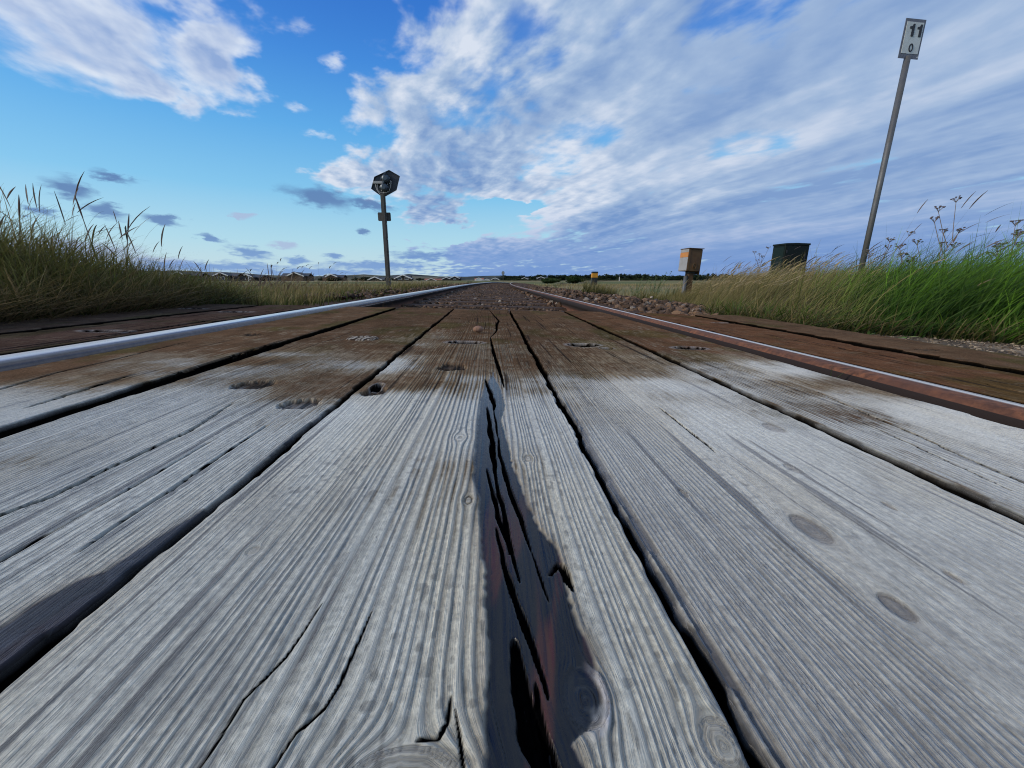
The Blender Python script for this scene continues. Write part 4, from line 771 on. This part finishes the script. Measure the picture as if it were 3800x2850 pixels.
# yellow-banded marker post
s = empty('marker_post', (3.10, 12.0, float(gz(3.10, 12.0))), 'short black marker post with a yellow band beside the ballast', 'marker post'); oz = s.location.z
def cyl(r_, za, zb_, ry=None): return MB().tube([(0, 0, za), (0, 0, zb_)], r_, 20)
cyl(.045, -.1, .0 - oz).build('stem', M_BLACK, s, 0, True)
MB().prism([(-.105, .02 - oz), (.075, .02 - oz), (.082, .228 - oz), (-.09, .228 - oz)], -.06, .06).build('black_body', M_BLACK, s, .01)
MB().prism([(-.092, .2285 - oz), (.084, .2285 - oz), (.088, .355 - oz), (-.086, .355 - oz)], -.063, .063).build('yellow_band', M_YELLOW, s, .008)
MB().prism([(-.088, .3555 - oz), (.090, .3555 - oz), (.090, .395 - oz), (.078, .404 - oz), (-.076, .404 - oz), (-.088, .395 - oz)], -.065, .065).build('cap', M_BLACK, s, .006)

# far disc signal on the line
s = empty('distant_signal', (3.3, 110, -.2), 'tiny round signal disc on a thin pole far along the line', 'signal')
MB().tube([(0, 0, 0), (0, 0, 2.1)], .075, 8).build('pole', M_POSTGREY, s); MB().disc(0, 2.25, -.05, .05, .42, 22, .5).build('disc', paint('pale_disc', (.22, .24, .25), .6), s); MB().box(-.16, .16, -.1, .1, 1.35, 1.62).build('small_plate', M_POSTGREY, s)
s = empty('white_pole', (59.5, 185, -.2), 'thin white pole standing before the right-hand wood', 'pole'); MB().tube([(0, 0, 0), (0, 0, 1.75)], .14, 8).build('shaft', M_WHITE, s); MB().ball((0, 0, 1.78), .15, 8, 6).build('cap', M_WHITE, s)
s = empty('flag_pole', (-98.5, 170, -.2), 'thin white pole between two dark summerhouses on the left', 'pole'); MB().tube([(0, 0, 0), (0, 0, 3.2)], .09, 8).build('shaft', M_WHITE, s); MB().ball((0, 0, 3.25), .13, 8, 6).build('cap', M_WHITE, s)

# ------------------------------------------------------------------ houses across the field
def house(label, x, y, zp, hw, xl, xr, roofm=None, wallm=None, win='pair', base=-.25):
    root = empty('summerhouse', (x, y, base), label, 'house', 'low summerhouses across the field'); roofm = roofm or M_ROOF; wallm = wallm or M_WALL
    zp -= base; slope = .42; ze = max(zp - hw * slope, .8); d = 3.2; L_, R_ = min(xl - x, -hw * .3), max(xr - x, hw * .3); zr = zp - .25; bd = 3.4
    w = MB(); w.prism([(-hw * .86, -.3), (hw * .86, -.3), (hw * .86, ze), (0, zp - .15), (-hw * .86, ze)], 0, d)
    w.box(L_ + .2, R_ - .2, d + .01, d + 2 * bd - .3, -.3, max(zr - bd * slope, .7)); w.build('wall', wallm, root)
    rf = MB(); t = .16
    for sgn in (-1, 1):
        q = [(0, zp - .02), (sgn * hw, zp - .02 - hw * slope), (sgn * hw, zp - .02 - hw * slope + t), (0, zp - .02 + t)]
        rf.prism(q if sgn < 0 else q[::-1], -.45, d + bd)
    a = zr; b = max(zr - bd * slope, .72)
    rf.add([(L_, d, b), (R_, d, b), (R_, d + bd, a), (L_, d + bd, a), (L_, d + 2 * bd, b), (R_, d + 2 * bd, b)], [(0, 1, 2, 3), (3, 2, 5, 4)]); rf.build('roof', roofm, root)
    for sgn in (-1, 1):
        q = [(0, zp - .26), (sgn * hw * 1.02, zp - .26 - hw * slope), (sgn * hw * 1.02, zp + .26 - hw * slope), (0, zp + .26)]
        MB().prism(q if sgn < 0 else q[::-1], -.56, -.46).build('bargeboard', M_WHITE, root)
    def window(wx, wz, ww, wh):
        f = MB().box(wx - ww / 2, wx + ww / 2, -.06, -.003, wz, wz + wh).build('window', M_WHITE, root); MB().box(wx - ww / 2 + .12, wx + ww / 2 - .12, -.075, -.061, wz + .12, wz + wh - .12).build('pane', M_GLASS, f)
    if win == 'pair': window(-hw * .38, .7, hw * .42, 1.05); window(hw * .38, .7, hw * .42, 1.05)
    elif win == 'tall':
        window(-hw * .3, .5, hw * .38, 1.7); window(hw * .25, .5, hw * .38, 1.7)
    elif win == 'one': window(0, .8, hw * .5, 1.0)
    return root
house('dark summerhouse with a white-edged gable, leftmost one past the dark grass bank', -147.7, 200, 3.97, 2.81, -150.5, -139.8, win='one')
house('dark summerhouse with tall windows in a white-edged gable and long roof to its left', -137.4, 214, 3.92, 3.63, -147.9, -131.3, win='tall')
house('dark summerhouse with paired white windows, just left of the thin white pole', -136.5, 234, 3.30, 3.87, -142.6, -128.2, win='pair')
house('large brown summerhouse with a broad white-edged gable behind tall wispy stalks', -91.6, 195, 3.69, 4.06, -100.1, -87.1, wallm=M_WALLBR, win='none')
house('brown summerhouse with low dark roof, left of the dark bush', -87.0, 226, 3.33, 3.22, -93.4, -81.7, wallm=M_WALLBR, win='none')
house('summerhouse whose gable peeks out left of the signal post', -64.8, 230, 1.95, 4.00, -66.4, -60.5, win='none')
house('dark summerhouse with white windows directly right of the signal post', -47.1, 220, 2.94, 4.71, -53.5, -44.0, win='pair')
house('small pale-roofed house, left of the joined pair right of the signal', -40.7, 372, 2.75, 4.13, -44.4, -35.5, win='none')
house('small house with crisp white gable, right of the joined pair right of the signal', -32.0, 360, 3.60, 4.26, -36.5, -26.6, win='one')
house('far house with long reddish roof between the signal and the white gables', -61.4, 420, 2.03, 5.50, -69, -51, roofm=M_ROOFRED, wallm=M_WALLBR, win='none')
house('far house with a reddish tiled roof just left of where the rails meet', -12.8, 430, 2.64, 3.99, -17.6, -7.7, roofm=M_ROOFRED, wallm=M_WHITE, win='none')
house('low white house left of the white gable where the rails meet', -4.4, 445, 1.57, 3.50, -10.3, -.6, wallm=M_WHITE, win='none')
house('white-gabled house standing where the two rails meet', 4.2, 418, 2.45, 4.19, 1.6, 8.2, win='one')
house('tiny pale house just right of the distant signal disc', 26.7, 520, 3.17, 3.12, 20.1, 32.2, wallm=M_WALLBR, win='none')
house('green-grey house with white gable in front of the wood', 36.4, 440, 2.99, 4.13, 33.6, 42.0, win='one')
house('rightmost house, steep white gable in front of the dark wood', 53.2, 430, 3.77, 4.34, 48.7, 61.3, win='one')

# ------------------------------------------------------------------ hills, wood, bushes
def hills(pts, y, depth, base, c0, c1, seed):
    xs = np.linspace(pts[0][0], pts[-1][0], 260); hz = np.interp(xs, [p[0] for p in pts], [p[1] for p in pts]); K = 14; t = np.linspace(0, 1, K)
    Xh, Th = np.meshgrid(xs, t); prof = np.sin(PI * np.clip(Th, 0, 1) * .5) ** .8; Zh = base + (hz[None] - base) * prof * (.92 + .16 * fbm(Xh * .05, Th * 3, seed, 4)); Yh = y + depth * Th
    ids = np.arange(Xh.size).reshape(Xh.shape); F = np.stack([ids[:-1, :-1], ids[:-1, 1:], ids[1:, 1:], ids[1:, :-1]], -1).reshape(-1, 4)
    cc = mixc(A(*c0), A(*c1), smooth(.4, .62, fbm(Xh * .06, Th * 6, seed + 2, 5)))
    return tag(np_mesh('hills', np.stack([Xh, Yh, Zh], -1).reshape(-1, 3), F, vcol_mat('dune_scrub', .95, .1), col=cc.reshape(-1, 3)), kind='structure')
hills([(-560, 5), (-470, 9), (-410, 11.5), (-385, 10), (-362, 11.8), (-330, 9.5), (-300, 9), (-260, 6), (-225, 4.5), (-180, 5.5), (-150, 7.0), (-128, 5.5), (-100, 5), (-60, 4)], 430, 60, -1, (.055, .06, .045), (.14, .13, .085), 3)
hills([(-260, 2), (-190, 7), (-150, 9), (-138, 11), (-118, 9), (-90, 6.5), (-60, 6), (-20, 7), (20, 8), (80, 6), (160, 5)], 640, 60, -1, (.03, .038, .038), (.075, .08, .065), 5)
def leaf_cloud(n, C0, Rr, seed, c0, c1, size, lump=.6):
    """leaf-sized quads through a crown volume, in lumps"""
    rr = np.random.RandomState(seed); k = max(6, n // 160); cen = rr.randn(k, 3); cen /= np.linalg.norm(cen, axis=1)[:, None]; cen *= (rr.rand(k, 1) ** .5) * .72
    which = rr.randint(0, k, n); d = rr.randn(n, 3); d /= np.linalg.norm(d, axis=1)[:, None]; p = cen[which] + d * (.32 * rr.rand(n, 1) ** .4) * lump / .6
    pos = np.array(C0) + p * np.array(Rr); a = rr.randn(n, 3); a /= np.linalg.norm(a, axis=1)[:, None]; b = np.cross(a, rr.randn(n, 3)); b /= np.linalg.norm(b, axis=1)[:, None]; s_ = size * (.6 + .8 * rr.rand(n, 1))
    V = np.stack([pos - a * s_ - b * s_ * .6, pos + a * s_ - b * s_ * .6, pos + a * s_ + b * s_ * .6, pos - a * s_ + b * s_ * .6], 1).reshape(-1, 3); F = np.arange(n * 4).reshape(n, 4)
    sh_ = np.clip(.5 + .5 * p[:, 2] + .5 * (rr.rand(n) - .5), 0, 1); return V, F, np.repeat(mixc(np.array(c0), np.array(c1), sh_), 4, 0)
G = Grass(); rr = np.random.RandomState(5)
for i in range(210):                                                  # the far-off wood right of the line
    x = 16 + 330 * rr.rand() ** .9; y = 455 + 70 * rr.rand(); top = 5.2 + 2.4 * vn(x * .035, 0, 8) + 1.6 * rr.rand() - 1.6 * (x < 60); w_ = 6 + 5 * rr.rand()
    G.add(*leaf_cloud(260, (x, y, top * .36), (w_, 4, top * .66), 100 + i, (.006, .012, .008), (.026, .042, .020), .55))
G.build('woodland', 'dark green wood along the horizon on the right of the line', 'wood', mat=M_TREE)
G = Grass()
for i in range(40):
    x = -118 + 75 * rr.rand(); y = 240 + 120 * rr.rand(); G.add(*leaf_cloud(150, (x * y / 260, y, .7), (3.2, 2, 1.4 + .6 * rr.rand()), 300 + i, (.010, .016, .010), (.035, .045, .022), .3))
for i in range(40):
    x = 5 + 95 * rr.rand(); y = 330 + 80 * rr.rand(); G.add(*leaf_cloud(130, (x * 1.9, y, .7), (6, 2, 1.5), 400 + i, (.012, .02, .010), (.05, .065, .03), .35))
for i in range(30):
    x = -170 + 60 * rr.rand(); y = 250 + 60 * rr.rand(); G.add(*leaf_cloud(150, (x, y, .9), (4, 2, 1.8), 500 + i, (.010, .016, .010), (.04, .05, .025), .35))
G.build('scrub', 'low dark scrub and hedges growing among the distant houses', 'scrub', mat=M_TREE)
def bush(label, x, y, w_, h_, n, seed, c0, c1, sz, base=-.3):
    root = empty('bush', (x, y, base), label, 'bush', 'dark bushes in the field'); st = MB(); q = np.random.RandomState(seed)
    for k in range(6): st.tube([(0, 0, 0), (w_ * .5 * (q.rand() - .5), .2 * (q.rand() - .5), h_ * .4), (w_ * 1.1 * (q.rand() - .5), .3 * (q.rand() - .5), h_ * .8)], [.05, .03, .012], 6)
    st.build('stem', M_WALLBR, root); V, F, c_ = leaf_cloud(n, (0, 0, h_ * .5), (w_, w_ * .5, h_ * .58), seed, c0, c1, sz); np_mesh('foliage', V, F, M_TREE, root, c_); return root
bush('rounded dark green bush on the field left of the yellow-banded post', 12.6, 60, 1.7, 1.05, 3200, 1, (.010, .02, .006), (.045, .075, .022), .07)
bush('wide low green bush running towards the track from the rounded bush', 9.4, 62, 2.4, .75, 2600, 2, (.014, .026, .008), (.06, .095, .03), .07)
bush('broad dark bush between the brown summerhouse and the signal post', -57, 150, 3.6, 1.6, 1800, 3, (.008, .012, .007), (.03, .036, .018), .16)
bush('smaller dark bush left of the broad bush near the signal post', -64.5, 165, 2.2, 1.35, 1000, 4, (.008, .012, .007), (.03, .036, .018), .16)
bush('dark shrub beside the white pole, left of the large brown summerhouse', -103, 190, 2.6, 2.6, 1200, 5, (.008, .012, .007), (.026, .032, .016), .18)

# ------------------------------------------------------------------ sky
SUN_EL, SUN_AZ = 26., -105.                                            # degrees; azimuth from the track direction, left negative
w = bpy.data.worlds.new('World'); sc.world = w; w.use_nodes = True; w.node_tree.nodes.clear(); nt = NT(w.node_tree)
STR = .10
sky = nt.node('ShaderNodeTexSky', sky_type='NISHITA', sun_disc=False, sun_elevation=R(SUN_EL), sun_rotation=R(SUN_AZ), altitude=0., air_density=1., dust_density=.6, ozone_density=1.6)
dirv = nt.node('ShaderNodeTexCoord').outputs['Generated']; sep = nt.node('ShaderNodeSeparateXYZ', {0: dirv}).outputs
az = nt.math('MULTIPLY', nt.math('ARCTAN2', sep[0], sep[1]), 180 / PI); el = nt.math('MULTIPLY', nt.math('ARCSINE', sep[2]), 180 / PI)
zc = nt.math('ADD', nt.math('MAXIMUM', sep[2], 0.), .10)
pv = nt.node('ShaderNodeCombineXYZ', {0: nt.math('DIVIDE', sep[0], zc), 1: nt.math('DIVIDE', sep[1], zc), 2: 0.}).outputs[0]
ae = nt.node('ShaderNodeCombineXYZ', {0: az, 1: el, 2: 0.}).outputs[0]
def lin(*c): return tuple((x / 255 / 12.92 if x <= 10 else ((x / 255 + .055) / 1.055) ** 2.4) / STR for x in c)
def blobs(vec, L, rot=0.):
    """1 at the middle of the nearest ellipse, 0 at its rim, negative outside; (azimuth, elevation, half width, half height) in degrees"""
    acc = None; ca, sa = math.cos(R(rot)), math.sin(R(rot))
    for (a, e, ra, re) in L:
        a, e = a * ca + e * sa, -a * sa + e * ca
        m = nt.node('ShaderNodeVectorMath', {0: vec, 1: (1 / ra, 1 / re, 0), 2: (-a / ra, -e / re, 0)}, operation='MULTIPLY_ADD').outputs[0]
        v = nt.node('ShaderNodeVectorMath', {0: m}, operation='LENGTH').outputs['Value']
        acc = v if acc is None else nt.node('ShaderNodeMath', {0: acc, 1: v, 2: .25}, operation='SMOOTH_MIN').outputs[0]
    return nt.math('SUBTRACT', 1., acc)
def mp(vec, s, l=(0, 0, 0), rz=0.): return nt.node('ShaderNodeMapping', {'Vector': vec, 'Location': l, 'Scale': s, 'Rotation': (0, 0, R(rz))}).outputs[0]
# clear sky: the physical sky, pulled towards the clear cyan-to-blue of this evening
ramp = nt.node('ShaderNodeValToRGB', {0: nt.ss(el, 0., 34.)}); cr = ramp.color_ramp
cr.elements[0].position = 0.; cr.elements[0].color = (*lin(196, 226, 240), 1); cr.elements[1].position = 1.; cr.elements[1].color = (*lin(36, 112, 214), 1)
for p_, c_ in ((.05, (178, 224, 244)), (.22, (132, 205, 247)), (.50, (92, 178, 244)), (.78, (60, 143, 232))):
    e_ = cr.elements.new(p_); e_.color = (*lin(*c_), 1)
clear = nt.mix(.8, sky.outputs[0], ramp.outputs[0])
# cloud texture in the plane of the cloud deck, drawn out along the wind
wa = nt.node('ShaderNodeTexNoise', {'Vector': pv, 'Scale': .7, 'Detail': 2., 'Roughness': .5}).outputs['Color']
pw = nt.node('ShaderNodeVectorMath', {0: pv, 1: nt.node('ShaderNodeVectorMath', {0: nt.node('ShaderNodeVectorMath', {0: wa, 1: (.5, .5, .5)}, operation='SUBTRACT').outputs[0], 1: (.40, .40, .40)}, operation='MULTIPLY').outputs[0]}, operation='ADD').outputs[0]
pr = mp(pw, (1, 1, 1), rz=-23.)
big = nt.noise(mp(pw, (1.15, .55, 1), (3.1, 1.7, 0), 8), 1., 4., .52)
puf = nt.noise(mp(pr, (5.4, 3.4, 1), (8.3, 5.1, 0)), 1., 5., .52)
pufs = nt.noise(mp(pr, (5.4, 3.4, 1), (8.12, 5.26, 0)), 1., 4., .52)
streak = nt.noise(mp(pr, (1.9, .26, 1), (1.3, 4.7, 0)), 1., 3., .5)
emb = nt.math('SUBTRACT', puf, pufs)                                   # side lit from the sun direction
def shifted(f, sc_, d, amp):
    n = nt.math('SUBTRACT', nt.noise(mp(ae, sc_), f, d, .6), .5)
    return nt.node('ShaderNodeVectorMath', {0: ae, 1: nt.node('ShaderNodeVectorMath', {0: amp, 'Scale': n}, operation='SCALE').outputs[0]}, operation='ADD').outputs[0]
aed = shifted(.16, (1, 1.9, 1), 4., (11., -4.2, 0)); aes = shifted(.55, (1, 2.4, 1), 4., (3.2, 1.5, 0)); aes9 = nt.node('ShaderNodeMapping', {'Vector': aes, 'Rotation': (0, 0, R(9))}).outputs[0]
WHITE = [(-38.8, 20.9, 9.7, 4.4), (-29.6, 21.9, 4.3, 3.8), (-36.3, 17.9, 6.7, 1.7), (-42.8, 21.5, 4.8, 2.8), (-34, 26.5, 9, 3)]
WISP = [(-20.8, 25.5, 2.6, 1.6), (-21.6, 16.2, 2.6, .8), (-28.0, 17.2, 4.0, .8), (-18.2, 23.2, 1.8, 1.2), (-22.5, 18.5, 2, .7)]
DECK = [(13.0, 25, 27, 11), (-4.5, 19.7, 12.5, 6.3), (41.4, 14, 33, 19), (-9, 13.2, 11, 4.0), (33, 4.5, 30, 6.5), (-7, 9.0, 5.5, 3.0), (19, 9.5, 15, 5.5), (-16, 12.3, 6.5, 1.2), (4, 3.6, 16, 2.4), (-3, 14.5, 12, 4.0), (3, 12, 10, 2.2), (45, 1, 45, 5), (6, .6, 16, 2.0), (120, 30, 70, 40), (20, 60, 80, 30), (-150, 35, 70, 30)]
DARK9 = [(-42.9, 8.2, 2.1, 1.3), (-39.8, 9.7, 1.9, .7), (-45.2, 6, 1.5, .6), (-41.1, 6.5, 2.2, .8), (-36.9, 6.1, 2.2, .7), (-21.2, 9.7, 5.2, 1.5), (-15.7, 9.3, 4.2, .8), (-16.6, 6.1, 1, .5), (-33.1, 4.5, 1.7, .45), (-29.4, 3.2, 2.9, .9)]
DARK = [(-20.4, 3, 1.9, .5), (-9.6, 3.2, 5.7, .8), (-24.8, 2.4, 2.4, .6), (-33, 1.5, 10.5, .8), (-15.3, 1.9, 10.2, .8), (-23.1, 1.0, 15.2, .8)]
LAV = [(-44, 2.6, 6.5, 1.5), (-38.7, 1.6, 5.3, 1.2), (-29.9, 7.1, 1.4, .4), (-26, 4.1, 2, .6)]
HOLES = [(2.0, 9.6, 6.5, 1.0), (-7.5, 6.2, 5.6, 1.4), ]
THIN = [(3, 25.3, 9, 5.5), (25.8, 27, 9, 2.4), (12, 17.5, 6, 2.2), (31.4, 14.6, 6, 1.5), (-2, 20, 5, 3)]
# white clouds, upper left
vW = nt.math('MAXIMUM', blobs(aed, WHITE), nt.math('SUBTRACT', nt.math('MULTIPLY', blobs(aes, WISP), .5), .24)); dW = nt.math('ADD', vW, nt.math('MULTIPLY', nt.math('SUBTRACT', puf, .5), 1.5)); mW = nt.ss(dW, -.06, .62)
shW = nt.math('ADD', nt.math('MULTIPLY', emb, 2.2), nt.math('SUBTRACT', .78, nt.math('MULTIPLY', nt.ss(dW, .25, .9), .55)), clamp=True)
cW = nt.mix(shW, lin(146, 172, 216), lin(228, 236, 247))
# the broad deck
vD = blobs(aed, DECK); vH = nt.math('MAXIMUM', blobs(aed, HOLES), 0.)
dD = nt.math('ADD', nt.math('ADD', nt.math('MINIMUM', vD, .55), nt.math('MULTIPLY', nt.math('SUBTRACT', puf, .5), 1.1)), nt.math('MULTIPLY', nt.math('SUBTRACT', big, .5), 1.2)); dD = nt.math('SUBTRACT', dD, nt.math('MULTIPLY', vH, 1.15))
mD = nt.ss(dD, .0, .34); mD = nt.math('MULTIPLY', mD, nt.math('SUBTRACT', 1., nt.ss(nt.math('ADD', nt.math('MINIMUM', blobs(ae, THIN), .5), nt.math('MULTIPLY', nt.math('SUBTRACT', .5, puf), 3.0)), .05, 1.0, 0., .82)))
lit = nt.math('ADD', nt.math('ADD', nt.math('MULTIPLY', emb, nt.ss(az, -5., 25., 1.6, .7)), nt.math('ADD', nt.math('MULTIPLY', nt.math('SUBTRACT', puf, .5), nt.ss(az, -5., 25., 1.1, .45)), nt.math('MULTIPLY', nt.math('SUBTRACT', streak, .5), nt.ss(az, -8., 12., .8, 2.0)))), nt.math('ADD', nt.math('MULTIPLY', nt.math('SUBTRACT', big, .5), 1.4), nt.ss(az, -8., 20., .50, .40)), clamp=True)
lit = nt.math('ADD', lit, nt.math('MULTIPLY', nt.ss(dD, .45, .05), .35), clamp=True)
deckr = nt.node('ShaderNodeValToRGB', {0: lit}); dr = deckr.color_ramp; dr.elements[0].position = .05; dr.elements[0].color = (*lin(118, 152, 202), 1); dr.elements[1].position = .95; dr.elements[1].color = (*lin(216, 225, 240), 1)
e_ = dr.elements.new(.5); e_.color = (*lin(166, 189, 220), 1)
cD = nt.mix(nt.math('MULTIPLY', nt.ss(az, 15., 45.), .35), deckr.outputs[0], lin(150, 176, 214))
low = nt.ss(el, 10.5, .5); cD = nt.mix(nt.math('MULTIPLY', low, .92), cD, nt.mix(nt.ss(az, -25., 25.), lin(112, 152, 212), lin(118, 152, 208)))
vK = nt.math('MAXIMUM', blobs(aes, DARK), blobs(aes9, DARK9, -9.)); mK = nt.ss(nt.math('ADD', vK, nt.math('MULTIPLY', nt.math('SUBTRACT', puf, .5), 1.1)), .0, .75); vL = blobs(aes, LAV); mL = nt.ss(vL, 0., .6)
cK = nt.mix(nt.ss(el, 1., 8.), lin(112, 150, 208), lin(92, 122, 174))
c = nt.mix(nt.math('MULTIPLY', mL, .85), clear, lin(170, 188, 220)); c = nt.mix(nt.math('MULTIPLY', mW, .95), c, cW); c = nt.mix(mD, c, cD); c = nt.mix(nt.math('MULTIPLY', mK, .85), c, cK)
c = nt.mix(nt.ss(el, 0., -2.), c, tuple(v for v in lin(90, 100, 90)))
bg = nt.node('ShaderNodeBackground', {'Color': c, 'Strength': STR}); out = nt.node('ShaderNodeOutputWorld'); nt.l.new(bg.outputs[0], out.inputs[0]); w.cycles.sampling_method = 'MANUAL'; w.cycles.sample_map_resolution = 256
# sun behind thin cloud
sl = bpy.data.lights.new('sun', 'SUN'); sl.energy = 2.6; sl.angle = R(10); sl.color = (1., .89, .74); so = bpy.data.objects.new('sun', sl); C.objects.link(so)
sd = Vector((math.sin(R(SUN_AZ)) * math.cos(R(SUN_EL)), math.cos(R(SUN_AZ)) * math.cos(R(SUN_EL)), math.sin(R(SUN_EL)))); so.rotation_euler = sd.to_track_quat('Z', 'Y').to_euler(); so.location = sd * 50

# ------------------------------------------------------------------ camera
cam = bpy.data.cameras.new('camera'); cam.sensor_width = 36; cam.lens = 36 * 1450 / 3800; cam.clip_start = .01; cam.clip_end = 9000
co = bpy.data.objects.new('camera', cam); C.objects.link(co); co.location = (0, 0, .1536); co.rotation_euler = (R(90) - math.atan(385 / 1450), 0, -math.atan(78 / 1500)); sc.camera = co
sc.view_settings.view_transform = 'Standard'; sc.view_settings.look = 'None'; sc.view_settings.exposure = 0; sc.view_settings.gamma = 1
sc.cycles.max_bounces = 4; sc.cycles.diffuse_bounces = 2; sc.cycles.use_adaptive_sampling = True; sc.cycles.adaptive_threshold = .02; sc.cycles.filter_width = 1.1; sc.cycles.glossy_bounces = 2; sc.cycles.transmission_bounces = 2; sc.cycles.use_denoising = True
